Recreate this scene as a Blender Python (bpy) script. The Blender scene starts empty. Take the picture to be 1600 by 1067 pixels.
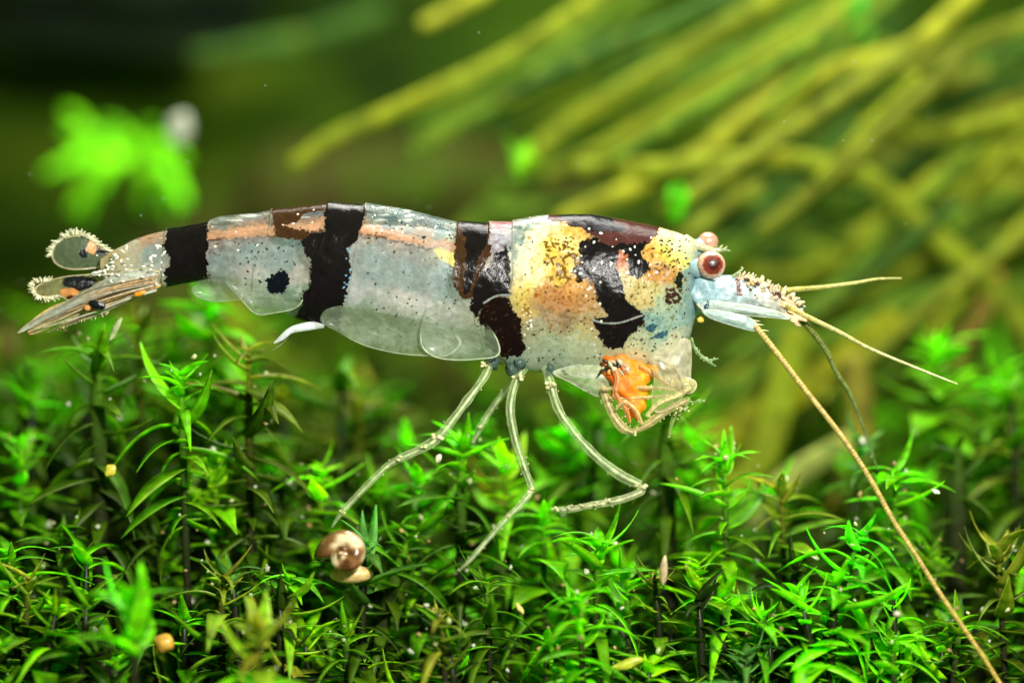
import bpy, math, random
import numpy as np
from mathutils import Vector, Matrix

R = random.Random(7)
NR = np.random.RandomState(11)
SC = bpy.context.scene
COL = SC.collection
SC.unit_settings.system = 'METRIC'
SC.unit_settings.scale_length = 0.0025          # one unit is 2.5 mm: the shrimp is about 27 mm long
D = 40.0                                         # camera to shrimp

# ------------------------------------------------------------------ camera
cam_d = bpy.data.cameras.new('camera'); cam = bpy.data.objects.new('camera', cam_d); COL.objects.link(cam)
cam.location = (0, -D, 0); cam.rotation_euler = (math.pi/2, 0, 0)
cam_d.sensor_width = 36; cam_d.lens = 36*D/16.0
cam_d.clip_start = 0.5; cam_d.clip_end = 400
cam_d.dof.use_dof = True; cam_d.dof.focus_distance = D-0.35; cam_d.dof.aperture_fstop = 0.040
SC.camera = cam
# ------------------------------------------------------------------ world, lamps, exposure
w = bpy.data.worlds.new('World'); SC.world = w; w.use_nodes = True
bg = w.node_tree.nodes['Background']; bg.inputs[0].default_value = (0.28, 0.50, 0.08, 1); bg.inputs[1].default_value = 0.42
def area(name, loc, target, sx, sy, power, color):
    l = bpy.data.lights.new(name, 'AREA'); l.shape = 'RECTANGLE'; l.size = sx; l.size_y = sy
    l.energy = power; l.color = color
    o = bpy.data.objects.new(name, l); COL.objects.link(o); o.location = loc
    o.rotation_euler = (Vector(target)-Vector(loc)).to_track_quat('-Z', 'Y').to_euler()
    return o
area('aquarium_lamp', (2, 5, 20), (0, 3, 0), 20, 8, 10500, (1.0, 0.98, 0.90))
area('front_lamp', (8, -28, 11), (0, 0, -3), 3, 3, 18500, (1.0, 0.97, 0.92))
SC.view_settings.view_transform = 'Standard'; SC.view_settings.look = 'None'
SC.view_settings.exposure = 0.0; SC.view_settings.gamma = 1.0
SC.cycles.max_bounces = 8; SC.cycles.transparent_max_bounces = 24

# ------------------------------------------------------------------ helpers
def s2l(c):
    c = np.asarray(c, float)/255.0
    return np.where(c <= 0.04045, c/12.92, ((c+0.055)/1.055)**2.4)
def lin(r, g, b): return tuple(float(v) for v in s2l((r, g, b)))
def P(px, py, y=0.0):
    k = (D+y)/D
    return Vector(((px-800)/100*k, y, (533.5-py)/100*k))
_tab = NR.rand(257, 257)
def vn(x, y, s=1.0, o=0):
    x = np.asarray(x, float)/s+o*17.3+1000; y = np.asarray(y, float)/s+o*31.7+1000
    xi = np.floor(x).astype(int); yi = np.floor(y).astype(int); fx = x-xi; fy = y-yi
    fx = fx*fx*(3-2*fx); fy = fy*fy*(3-2*fy)
    a = _tab[xi % 256, yi % 256]; b = _tab[(xi+1) % 256, yi % 256]
    c = _tab[xi % 256, (yi+1) % 256]; d = _tab[(xi+1) % 256, (yi+1) % 256]
    return (a*(1-fx)+b*fx)*(1-fy)+(c*(1-fx)+d*fx)*fy
def fb(x, y, s, o=0): return (vn(x, y, s, o)+0.5*vn(x, y, s/2, o+1)+0.25*vn(x, y, s/4, o+2))/1.75
def smooth_poly(pts, n, closed=False):
    p = [np.array(q, float) for q in pts]; m = len(p); out = []
    segs = m if closed else m-1
    per = max(1, n//segs)
    for i in range(segs):
        if closed: a, b, c, d = p[(i-1) % m], p[i], p[(i+1) % m], p[(i+2) % m]
        else: a, b, c, d = p[max(i-1, 0)], p[i], p[i+1], p[min(i+2, m-1)]
        for k in range(per):
            t = k/per
            out.append(0.5*((2*b)+(-a+c)*t+(2*a-5*b+4*c-d)*t*t+(-a+3*b-3*c+d)*t**3))
    if not closed: out.append(p[-1])
    return np.array(out)
def mk(name, V, F, mat, parent=None, cols=None, smooth=True, link=True, loc=None):
    me = bpy.data.meshes.new(name)
    me.from_pydata([tuple(map(float, v)) for v in V], [], F); me.update()
    if cols is not None:
        at = me.color_attributes.new('Col', 'FLOAT_COLOR', 'POINT')
        at.data.foreach_set('color', np.asarray(cols, np.float32).ravel())
    me.polygons.foreach_set('use_smooth', [smooth]*len(me.polygons))
    me.materials.append(mat)
    o = bpy.data.objects.new(name, me)
    if link: COL.objects.link(o)
    if parent is not None: o.parent = parent
    if loc is not None: o.location = loc
    return o
def empty(name, loc, label, cat, group=None):
    o = bpy.data.objects.new(name, None); COL.objects.link(o); o.location = loc
    o.empty_display_size = 0.2
    o['label'] = label; o['category'] = cat
    if group: o['group'] = group
    return o
class MB:
    def __init__(s): s.V = []; s.F = []; s.C = []
    def add(s, V, F, C=None):
        b = len(s.V); s.V.extend([tuple(v) for v in V]); s.F.extend([tuple(i+b for i in f) for f in F])
        if C is None: C = [(1, 1, 1, 1)]*len(V)
        s.C.extend([tuple(c) for c in C]); return s
    def build(s, name, mat, parent=None, smooth=True, cols=True, link=True, loc=None):
        V = s.V
        if loc is not None: V = np.array(V)-np.array(loc)
        return mk(name, V, s.F, mat, parent, s.C if cols else None, smooth, link, loc)
def tube(pts, rad, ns=10, n=None, col=(1, 1, 1, 1), cfn=None, flat=1.0, rfn=None):
    """swept tube; pts Nx3, rad per control point"""
    q = np.array([[*p, r] for p, r in zip(pts, rad)], float)
    q = smooth_poly(q, n or 10*len(pts)); c = q[:, :3]; r = np.maximum(q[:, 3], 1e-4)
    N = len(c); tl = np.gradient(c, axis=0); tl /= np.linalg.norm(tl, axis=1)[:, None]+1e-9
    L = np.r_[0, np.cumsum(np.linalg.norm(np.diff(c, axis=0), axis=1))]
    if rfn: r = r*np.array([rfn(l, L[-1]) for l in L])
    up = np.array([0, 1, 0.01]); V = []; C = []
    for i in range(N):
        t = tl[i]; up = up-t*up.dot(t); up /= np.linalg.norm(up)+1e-9; sd = np.cross(t, up)
        for k in range(ns):
            a = 2*math.pi*k/ns
            V.append(c[i]+r[i]*(flat*math.cos(a)*up+math.sin(a)*sd))
            C.append(cfn(L[i]/L[-1], a) if cfn else col)
    F = [(i*ns+k, i*ns+(k+1) % ns, (i+1)*ns+(k+1) % ns, (i+1)*ns+k) for i in range(N-1) for k in range(ns)]
    b = len(V); V += [c[0]-tl[0]*r[0]*0.6, c[-1]+tl[-1]*r[-1]*0.6]; C += [C[0], C[-1]]
    F += [(b, (k+1) % ns, k) for k in range(ns)] + [(b+1, (N-1)*ns+k, (N-1)*ns+(k+1) % ns) for k in range(ns)]
    return V, F, C
def blob(c, r, nu=10, nv=7, col=(1, 1, 1, 1), lump=0.0, rot=None, cfn=None):
    V = []; C = []; F = []
    for j in range(nv+1):
        th = math.pi*j/nv
        for i in range(nu):
            ph = 2*math.pi*i/nu
            d = Vector((math.sin(th)*math.cos(ph), math.sin(th)*math.sin(ph), math.cos(th)))
            k = 1+(lump*(float(vn(d.x*3+d.z*2+c[0]*5, d.y*3-d.z*2+c[2]*5, 1.0))-0.5)*2 if lump else 0)
            v = Vector((d.x*r[0], d.y*r[1], d.z*r[2]))*k
            if rot is not None: v = rot @ v
            V.append((c[0]+v.x, c[1]+v.y, c[2]+v.z)); C.append(cfn(d) if cfn else col)
    for j in range(nv):
        for i in range(nu):
            F.append((j*nu+i, (j+1)*nu+i, (j+1)*nu+(i+1) % nu, j*nu+(i+1) % nu))
    return V, F, C
def plate(outline, y0, bulge=0.1, th=0.02, rings=8, n=60, col=(.5, .5, .5, .4), rim=(.8, .8, .7, .9), cfn=None, rw=0.06, rimt=0.012, yf=None, rimtop=True):
    """a thin curved two-sided plate with a raised rim, outline in photo pixels"""
    q = smooth_poly(outline, n, True); c = q.mean(0); m = len(q)
    V = []; C = []; F = []
    rr = list(np.linspace(0, 1-rw, rings))[1:]+[1-rw*0.45, 1.0]
    for side in (-1, 1):
        base = len(V)
        V.append(P(c[0], c[1], y0-bulge+side*th/2)); C.append(cfn(c[0], c[1], 0) if cfn else col)
        for r in rr:
            for k in range(m):
                p = c+(q[k]-c)*r
                yy = y0-bulge*(1-r*r)+(yf(p[0], p[1]) if yf else 0)
                t = th/2 if r < 1-rw*0.9 else (th/2+rimt if r < 0.999 else 0)
                V.append(P(p[0], p[1], yy+side*t))
                if r > 1-rw*0.99 and (rimtop or q[k][1] > c[1]+2): C.append(rim)
                else: C.append(cfn(p[0], p[1], r) if cfn else col)
        for k in range(m):
            f = (base, base+1+k, base+1+(k+1) % m); F.append(f if side < 0 else f[::-1])
        for j in range(len(rr)-1):
            a = base+1+j*m; b = a+m
            for k in range(m):
                f = (a+k, b+k, b+(k+1) % m, a+(k+1) % m); F.append(f if side < 0 else f[::-1])
    h = 1+len(rr)*m; a = 1+(len(rr)-1)*m
    for k in range(m): F.append((a+k, h+a+k, h+a+(k+1) % m, a+(k+1) % m))
    return V, F, C

# ------------------------------------------------------------------ materials
def newmat(name):
    m = bpy.data.materials.new(name); m.use_nodes = True
    return m, m.node_tree, m.node_tree.nodes['Principled BSDF']
def node(nt, t, **kw):
    n = nt.nodes.new(t)
    for k, v in kw.items():
        if k in ('operation', 'blend_type', 'data_type', 'attribute_name', 'noise_dimensions', 'feature', 'distance'): setattr(n, k, v)
        else: n.inputs[k].default_value = v
    return n
def ramp(nt, stops):
    r = nt.nodes.new('ShaderNodeValToRGB'); e = r.color_ramp.elements
    while len(e) < len(stops): e.new(0.5)
    for el, (p, c) in zip(e, stops): el.position = p; el.color = (*c, 1)
    return r
def mixc(nt, mode, fac=1.0):
    m = nt.nodes.new('ShaderNodeMix'); m.data_type = 'RGBA'; m.blend_type = mode; m.inputs[0].default_value = fac
    return m
def chitin(name, rough=0.3, bump=0.25, bscale=9, spec=0.5, sss=0.15, rimk=0.5, coat=0.0, mott=0.35):
    m, nt, b = newmat(name); L = nt.links.new
    at = node(nt, 'ShaderNodeAttribute', attribute_name='Col')
    tc = nt.nodes.new('ShaderNodeTexCoord')
    n1 = node(nt, 'ShaderNodeTexNoise', Scale=bscale*1.3, Detail=4.0, Roughness=0.6); L(tc.outputs['Object'], n1.inputs['Vector'])
    rp = ramp(nt, [(0.3, (1-mott,)*3), (0.7, (1+mott*0.5,)*3)]); L(n1.outputs[0], rp.inputs[0])
    mx = mixc(nt, 'MULTIPLY'); L(at.outputs['Color'], mx.inputs[6]); L(rp.outputs[0], mx.inputs[7])
    L(mx.outputs[2], b.inputs['Base Color'])
    lw = node(nt, 'ShaderNodeLayerWeight', Blend=0.35)
    ma = node(nt, 'ShaderNodeMath', operation='MULTIPLY'); L(lw.outputs['Facing'], ma.inputs[0]); ma.inputs[1].default_value = rimk
    ad = node(nt, 'ShaderNodeMath', operation='ADD'); ad.use_clamp = True; L(at.outputs['Alpha'], ad.inputs[0]); L(ma.outputs[0], ad.inputs[1])
    L(ad.outputs[0], b.inputs['Alpha'])
    n2 = node(nt, 'ShaderNodeTexNoise', Scale=bscale, Detail=5.0, Roughness=0.65); L(tc.outputs['Object'], n2.inputs['Vector'])
    bp = node(nt, 'ShaderNodeBump', Strength=bump, Distance=0.06); L(n2.outputs[0], bp.inputs['Height']); L(bp.outputs[0], b.inputs['Normal'])
    b.inputs['Roughness'].default_value = rough; b.inputs['Specular IOR Level'].default_value = spec
    b.inputs['Coat Weight'].default_value = coat; b.inputs['Coat Roughness'].default_value = 0.08
    if sss:
        b.inputs['Subsurface Weight'].default_value = sss; b.inputs['Subsurface Radius'].default_value = (0.3, 0.3, 0.25); b.inputs['Subsurface Scale'].default_value = 0.5
    return m
M_body = chitin('shrimp_shell', rough=0.15, bump=0.16, bscale=12, rimk=0.30, coat=0.0, sss=0.1, spec=0.13, mott=0.22)
M_thin = chitin('clear_chitin', rough=0.2, bump=0.45, bscale=9, rimk=0.35, sss=0.0, coat=0.3)
M_limb = chitin('limb_chitin', rough=0.2, bump=0.35, bscale=10, rimk=0.55, sss=0.0, mott=0.5)
M_eye = chitin('eye_surface', rough=0.3, bump=0.2, bscale=16, rimk=0.0, sss=0.3, coat=0.35, mott=0.5)
M_food = chitin('orange_food', rough=0.5, bump=0.6, bscale=7, rimk=0.0, sss=0.5, mott=0.4)
M_snail = chitin('snail_shell', rough=0.08, bump=0.3, bscale=5, rimk=0.0, sss=0.0, coat=1.0, mott=0.35)

def plantmat(name, rough=0.35, trans=0.35, nscale=6, mott=0.45, spec=0.5, objcol=True, bump=0.3):
    m, nt, b = newmat(name); L = nt.links.new
    at = node(nt, 'ShaderNodeAttribute', attribute_name='Col')
    tc = nt.nodes.new('ShaderNodeTexCoord')
    oi = nt.nodes.new('ShaderNodeObjectInfo')
    n1 = node(nt, 'ShaderNodeTexNoise', noise_dimensions='4D', Scale=nscale, Detail=3.0); L(tc.outputs['Object'], n1.inputs['Vector'])
    mw = node(nt, 'ShaderNodeMath', operation='MULTIPLY'); L(oi.outputs['Random'], mw.inputs[0]); mw.inputs[1].default_value = 50; L(mw.outputs[0], n1.inputs['W'])
    rp = ramp(nt, [(0.3, (1-mott,)*3), (0.72, (1+mott*0.7,)*3)]); L(n1.outputs[0], rp.inputs[0])
    mx = mixc(nt, 'MULTIPLY'); L(at.outputs['Color'], mx.inputs[6]); L(rp.outputs[0], mx.inputs[7])
    last = mx.outputs[2]
    if objcol:
        m2 = mixc(nt, 'MULTIPLY'); L(last, m2.inputs[6]); L(oi.outputs['Color'], m2.inputs[7]); last = m2.outputs[2]
    L(last, b.inputs['Base Color'])
    b.inputs['Roughness'].default_value = rough; b.inputs['Specular IOR Level'].default_value = spec
    bp = node(nt, 'ShaderNodeBump', Strength=bump, Distance=0.05); L(n1.outputs[0], bp.inputs['Height']); L(bp.outputs[0], b.inputs['Normal'])
    tr = nt.nodes.new('ShaderNodeBsdfTranslucent')
    m3 = mixc(nt, 'MULTIPLY'); L(last, m3.inputs[6]); m3.inputs[7].default_value = (1.4, 1.7, 0.3, 1); L(m3.outputs[2], tr.inputs[0])
    ms = nt.nodes.new('ShaderNodeMixShader'); ms.inputs[0].default_value = trans
    L(b.outputs[0], ms.inputs[1]); L(tr.outputs[0], ms.inputs[2])
    L(ms.outputs[0], nt.nodes['Material Output'].inputs[0])
    return m
M_moss = plantmat('moss_leaf', rough=0.4, trans=0.48, nscale=5, spec=0.38)
M_stem = plantmat('moss_stem_skin', rough=0.8, trans=0.0, nscale=9, objcol=True, spec=0.12)
M_strand = plantmat('olive_leaf', rough=0.7, trans=0.2, nscale=2.6, mott=0.5, spec=0.1)
M_grain = plantmat('grain', rough=0.35, trans=0.1, nscale=8, objcol=False)

# ------------------------------------------------------------------ setting: substrate and back of the tank
def backmat():
    m, nt, b = newmat('tank_back_algae'); L = nt.links.new
    tc = nt.nodes.new('ShaderNodeTexCoord')
    mp = nt.nodes.new('ShaderNodeMapping'); mp.inputs['Rotation'].default_value = (0, 0.5, 0); mp.inputs['Scale'].default_value = (0.5, 1, 1.4)
    L(tc.outputs['Object'], mp.inputs[0])
    n1 = node(nt, 'ShaderNodeTexNoise', Scale=0.42, Detail=4.0); L(mp.outputs[0], n1.inputs['Vector'])
    rp = ramp(nt, [(0.30, (0.010, 0.024, 0.005)), (0.43, (0.028, 0.062, 0.005)), (0.55, (0.055, 0.115, 0.006)), (0.70, (0.12, 0.17, 0.010))])
    L(n1.outputs[0], rp.inputs[0])
    L(rp.outputs[0], b.inputs['Base Color']); b.inputs['Roughness'].default_value = 0.9; b.inputs['Specular IOR Level'].default_value = 0.03
    return m
V = []; F = []; nx, nz = 60, 40
for j in range(nz+1):
    for i in range(nx+1):
        x = -40+80*i/nx; z = -9+45*j/nz
        V.append((x, 24+1.5*float(vn(x, z, 6))-0.02*0, z))
for j in range(nz):
    for i in range(nx): a = j*(nx+1)+i; F.append((a, a+1, a+nx+2, a+nx+1))
o = mk('back_wall', V, F, backmat()); o['kind'] = 'structure'
def soilmat():
    m, nt, b = newmat('dark_soil'); L = nt.links.new
    tc = nt.nodes.new('ShaderNodeTexCoord')
    n1 = node(nt, 'ShaderNodeTexNoise', Scale=2.0, Detail=5.0); L(tc.outputs['Object'], n1.inputs['Vector'])
    rp = ramp(nt, [(0.3, (0.008, 0.008, 0.004)), (0.6, (0.02, 0.03, 0.008)), (0.8, (0.05, 0.06, 0.015))]); L(n1.outputs[0], rp.inputs[0])
    L(rp.outputs[0], b.inputs['Base Color']); b.inputs['Roughness'].default_value = 0.95
    return m
V = []; F = []; nx, ny = 80, 60
for j in range(ny+1):
    for i in range(nx+1):
        x = -45+90*i/nx; y = -34+62*j/ny
        V.append((x, y, -7.6+0.5*float(vn(x, y, 2.2))))
for j in range(ny):
    for i in range(nx): a = j*(nx+1)+i; F.append((a, a+1, a+nx+2, a+nx+1))
o = mk('ground', V, F, soilmat()); o['kind'] = 'structure'

# driftwood hump far behind, brown and soft
def woodmat():
    m, nt, b = newmat('driftwood_bark'); L = nt.links.new
    tc = nt.nodes.new('ShaderNodeTexCoord')
    n1 = node(nt, 'ShaderNodeTexNoise', Scale=0.8, Detail=5.0); L(tc.outputs['Object'], n1.inputs['Vector'])
    rp = ramp(nt, [(0.3, (0.035, 0.024, 0.006)), (0.5, (0.045, 0.048, 0.008)), (0.65, (0.05, 0.09, 0.006))]); L(n1.outputs[0], rp.inputs[0])
    L(rp.outputs[0], b.inputs['Base Color']); b.inputs['Roughness'].default_value = 0.8; b.inputs['Specular IOR Level'].default_value = 0.05
    return m
def darkenermat():
    m, nt, b = newmat('corner_darkener_face'); L = nt.links.new
    tc = nt.nodes.new('ShaderNodeTexCoord')
    n1 = node(nt, 'ShaderNodeTexNoise', Scale=0.5, Detail=5.0); L(tc.outputs['Object'], n1.inputs['Vector'])
    rp = ramp(nt, [(0.35, (0.010, 0.018, 0.010)), (0.6, (0.022, 0.038, 0.016)), (0.8, (0.04, 0.065, 0.014))]); L(n1.outputs[0], rp.inputs[0])
    L(rp.outputs[0], b.inputs['Base Color']); b.inputs['Roughness'].default_value = 0.9; b.inputs['Specular IOR Level'].default_value = 0.03
    return m
wd = MB()
pts = [P(150, 640, 17), P(350, 430, 17), P(540, 330, 16.5), P(760, 330, 17), P(1000, 470, 18), P(1150, 700, 18)]
wd.add(*tube(pts, [1.6, 1.9, 1.7, 1.6, 1.5, 1.8], ns=24, n=60, rfn=lambda l, T: 1+0.25*(float(vn(l, 0, 1.3))-0.5)))
o = wd.build('driftwood', woodmat(), cols=False, loc=P(540, 330, 16.5))
o['label'] = 'brown driftwood branch far out of focus above the middle of the striped shrimp'; o['category'] = 'driftwood'

rk = MB()  # added dark mass, put in to make the upper left corner dark
rk.add(*blob(P(0, -190, 19), (7.5, 2.5, 3.9), 60, 40, lump=.35))
o = rk.build('corner_darkener', darkenermat(), cols=False, loc=P(60, -150, 19))
o['label'] = 'nearly black added rock out of focus in the upper left corner'; o['category'] = 'darkener'
# ------------------------------------------------------------------ long olive leaves behind, as plants with leaf parts
OL = lin(128, 142, 30); YE = lin(150, 155, 38); OG = lin(92, 125, 30); DK = lin(60, 95, 30); BR = lin(160, 140, 60)
def leaf_strand(parent, pts, width, y0, y1=None, col=OL, tip='round', flat=0.6, seed=0):
    """pts in photo pixels from the root end to the tip"""
    y1 = y0 if y1 is None else y1
    n = len(pts); pp = []; rr = []; y0 += .6; y1 += .6
    for i, (a, b) in enumerate(pts):
        t = i/(n-1); y = y0+(y1-y0)*t; pp.append(P(a, b, y))
        r = width*0.86/200*(D+y)/D*(1.0-0.12*t)
        if i == n-1: r *= 0.85
        rr.append(r)
    o = parent.location
    pp = [p-o for p in pp]
    def cf(t, a):
        v = 0.75+0.6*float(fb(t*18, seed*3.1, 1.0))
        m = max(0.0, float(vn(t*26, seed*7.7, 1.0))-0.72)*2.6
        return (col[0]*v+BR[0]*m*.5, col[1]*v+BR[1]*m*.5, col[2]*v, 1)
    V, F, C = tube(pp, rr, ns=12, n=46, cfn=cf, flat=flat, rfn=lambda l, T: 1+0.16*(float(vn(l*1.2, seed*5.3, 1))-0.5)+0.30*max(0, float(vn(l*2.1, seed*9.1, 1))-.72))
    mk('leaf', V, F, M_strand, parent, C)
pl = empty('long_leaved_plant', P(1650, -80, 9), 'olive plant whose long straight round-tipped leaves slant down from the upper right', 'plant', 'blurred leafy plants behind the shrimp')
S1 = [
 ([(1010, -60), (900, 20), (770, 100), (620, 170), (520, 215), (458, 258)], 34, 7, OL),
 ([(1180, -40), (1060, 45), (930, 105), (800, 160), (700, 205), (642, 240)], 32, 7.5, OG),
 ([(1300, -60), (1130, 45), (1010, 120), (900, 185), (850, 225), (820, 260)], 34, 8, OL),
 ([(1420, -60), (1290, 30), (1190, 90), (1090, 150), (960, 225), (850, 275)], 34, 8.5, OL),
 ([(840, -60), (770, -20), (700, 20), (658, 40)], 30, 8, YE),
 ([(1560, -60), (1490, 20), (1420, 75), (1300, 110), (1180, 175), (1080, 250), (950, 310), (870, 345)], 36, 7, YE),
 ([(1360, 60), (1250, 150), (1120, 230), (1000, 285), (900, 320), (760, 330)], 34, 9, OG),
 ([(1620, 120), (1500, 150), (1420, 190), (1330, 215)], 36, 9, DK),
 ([(1640, 190), (1540, 195), (1460, 210), (1390, 205)], 40, 9, OL),
 ([(1640, 60), (1530, 75), (1440, 95), (1380, 70)], 30, 10, OG),
 ([(1660, 260), (1560, 240), (1480, 270), (1400, 330), (1330, 380)], 44, 8, OL),
 ([(1480, -60), (1330, 20), (1220, 60), (1150, 120), (1100, 150)], 30, 10, OG),
 ([(600, 20), (480, 60), (380, 78), (300, 90)], 42, 14, DK),
 ([(1000, 60), (900, 90), (830, 150), (760, 200)], 46, 13, DK),
]
for i, (p, wd_, y, c) in enumerate(S1): leaf_strand(pl, p, wd_, y, y-0.6, c, seed=i)
rq = random.Random(21)
for i in range(30):
    x0 = rq.uniform(900, 1750); y0_ = rq.uniform(-80, 420); an = math.radians(rq.uniform(20, 48)); l = rq.uniform(350, 750)
    x1 = x0-l*math.cos(an); y1_ = y0_+l*math.sin(an)
    if y1_ > 640 or x1 < 620: continue
    leaf_strand(pl, [(x0, y0_), (x0*.65+x1*.35, y0_*.65+y1_*.35-12), (x0*.3+x1*.7, y0_*.3+y1_*.7-10), (x1, y1_)], rq.uniform(26, 40), rq.uniform(8.5, 14), None, rq.choice([OG, DK, DK]), seed=60+i, flat=.35)
rq = random.Random(77)
for i in range(44):   # thinner, duller leaves crossing in front, down to the moss
    x0 = rq.uniform(1000, 1800); y0_ = rq.uniform(-60, 560); an = math.radians(rq.uniform(18, 50)); l = rq.uniform(220, 560)
    x1 = x0-l*math.cos(an); y1_ = y0_+l*math.sin(an); sg = rq.uniform(-18, 10)
    if y1_ > 720 or x1 < 640 or (x1 < 1000 and y1_ > 330): continue
    c_ = rq.choice([OL, OG, OG, lin(120, 130, 35), DK]); yy = rq.uniform(5.5, 9.5)
    leaf_strand(pl, [(x0, y0_), (x0*.65+x1*.35, y0_*.65+y1_*.35+sg), (x0*.3+x1*.7, y0_*.3+y1_*.7+sg), (x1, y1_)], rq.uniform(16, 30), yy, yy-.5, c_, seed=120+i, flat=.45)
p2 = empty('arching_leaved_plant', P(1640, 700, 8), 'olive plant with arching leaves crossing behind the shrimp head and feelers', 'plant', 'blurred leafy plants behind the shrimp')
S2 = [
 ([(1640, 560), (1540, 440), (1440, 350), (1360, 280), (1250, 250), (1130, 252), (1040, 262), (900, 262)], 40, 6.5, OL),
 ([(1560, 480), (1450, 360), (1370, 330), (1260, 310), (1150, 325), (1060, 350)], 40, 8, OG),
 ([(1660, 330), (1560, 410), (1450, 480), (1340, 530), (1230, 600), (1120, 665), (1060, 690)], 40, 8, OL),
 ([(1620, 260), (1500, 300), (1420, 330), (1330, 400), (1230, 430), (1140, 415)], 36, 8.5, OL),
 ([(1600, 400), (1500, 440), (1400, 500), (1310, 545), (1200, 560)], 40, 9, OG),
 ([(1480, 620), (1400, 500), (1290, 400), (1170, 380), (1080, 400)], 34, 9.5, OG),
 ([(1650, 460), (1560, 440), (1500, 470), (1420, 560), (1340, 610)], 36, 9, OG),
 ([(1450, 180), (1500, 260), (1530, 330), (1560, 420), (1610, 500)], 34, 9, OG),
 ([(1320, 720), (1300, 640), (1270, 560), (1230, 500), (1190, 470)], 38, 7.5, OL),
 ([(1640, 150), (1600, 240), (1560, 300), (1500, 330)], 34, 9.5, OL),
 ([(1160, 800), (1180, 720), (1230, 640), (1300, 560), (1420, 470), (1550, 330)], 34, 8.5, OG),
]
for i, (p, wd_, y, c) in enumerate(S2): leaf_strand(p2, p, wd_, y, y-0.5, c, seed=20+i)
p3 = empty('drooping_leaved_plant', P(1290, 900, 5), 'olive brown plant with drooping pointed leaves behind the longest feeler', 'plant', 'blurred leafy plants behind the shrimp')
S3 = [
 ([(1330, 560), (1345, 640), (1330, 740), (1300, 830), (1280, 850)], 52, 5, lin(120, 115, 35)),
 ([(1250, 520), (1220, 600), (1210, 660), (1180, 730), (1130, 780)], 60, 5.5, lin(125, 140, 25)),
 ([(1330, 690), (1250, 735), (1200, 780), (1170, 830)], 46, 4.5, lin(140, 150, 70)),
 ([(1560, 430), (1530, 500), (1500, 540), (1495, 570)], 34, 6.5, lin(120, 100, 40)),
 ([(1400, 500), (1300, 580), (1200, 640), (1130, 690), (1080, 705)], 58, 6, lin(135, 140, 20)),
]
for i, (p, wd_, y, c) in enumerate(S3): leaf_strand(p3, p, wd_, y, y-0.4, c, seed=40+i, flat=0.3)

# ------------------------------------------------------------------ moss
def moss_leaf_mesh(name, curve, fold, w=0.085, tw=0.0):
    n = 8; V = []; C = []
    for i in range(n+1):
        t = i/n
        wd = 1.12*w*(math.sin(math.pi*min(1, (t*0.90+0.12))**0.62)**0.8)*(1 if t < 0.98 else 0.12)+0.004
        x = t*(1-0.15*abs(curve)*t); z = -curve*t*t*0.55
        a = tw*t; ca, sa = math.cos(a), math.sin(a)
        for (yy, zz, e) in ((-wd, fold*wd, 1), (0, 0.012*(1-t)+0.004, 0), (wd, fold*wd, 1), (0, -0.012*(1-t)-0.006, 0)):
            V.append((x, yy*ca-zz*sa, z+yy*sa+zz*ca)); g = 1.0+0.45*e; C.append((g*(1+0.3*e), g, g*(1+0.9*e), 1))
    F = [(i*4+k, i*4+(k+1) % 4, (i+1)*4+(k+1) % 4, (i+1)*4+k) for i in range(n) for k in range(4)]
    F += [(3, 2, 1, 0), (n*4, n*4+1, n*4+2, n*4+3)]
    me = bpy.data.meshes.new(name); me.from_pydata(V, [], F); me.update()
    at = me.color_attributes.new('Col', 'FLOAT_COLOR', 'POINT'); at.data.foreach_set('color', np.array(C, np.float32).ravel())
    me.polygons.foreach_set('use_smooth', [True]*len(me.polygons)); me.materials.append(M_moss)
    return me, np.array(V), F, np.array(C)
TIPS = []
LEAVES = [moss_leaf_mesh('leaf_blade', c, f, w_, t) for c, f, w_, t in
          ((0.7, 0.5, .062, .3), (1.1, 0.4, .058, -.5), (-0.35, 0.5, .065, .2), (0.25, 0.6, .07, .6), (1.5, 0.3, .055, .3), (0.6, 0.2, .10, -.7), (-0.7, 0.5, .06, -.3), (1.0, .3, .08, .8))]
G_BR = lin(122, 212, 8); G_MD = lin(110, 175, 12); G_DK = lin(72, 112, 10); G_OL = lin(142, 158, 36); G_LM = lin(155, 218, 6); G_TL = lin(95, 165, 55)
def jit(c, r, k=0.25):
    v = 1+k*(r.random()*2-1); h = 0.18*(r.random()*2-1)
    return (min(1, c[0]*v*(1+h)), min(1, c[1]*v), min(1, c[2]*v*(1-h)))
def stem_path(top, base, bend, n=14):
    mid = (top+base)/2+Vector((bend, 0.2*bend, 0)); out = []
    for i in range(n):
        t = i/(n-1); out.append(top*(1-t)**2+mid*2*t*(1-t)+base*t*t)
    return out
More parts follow.
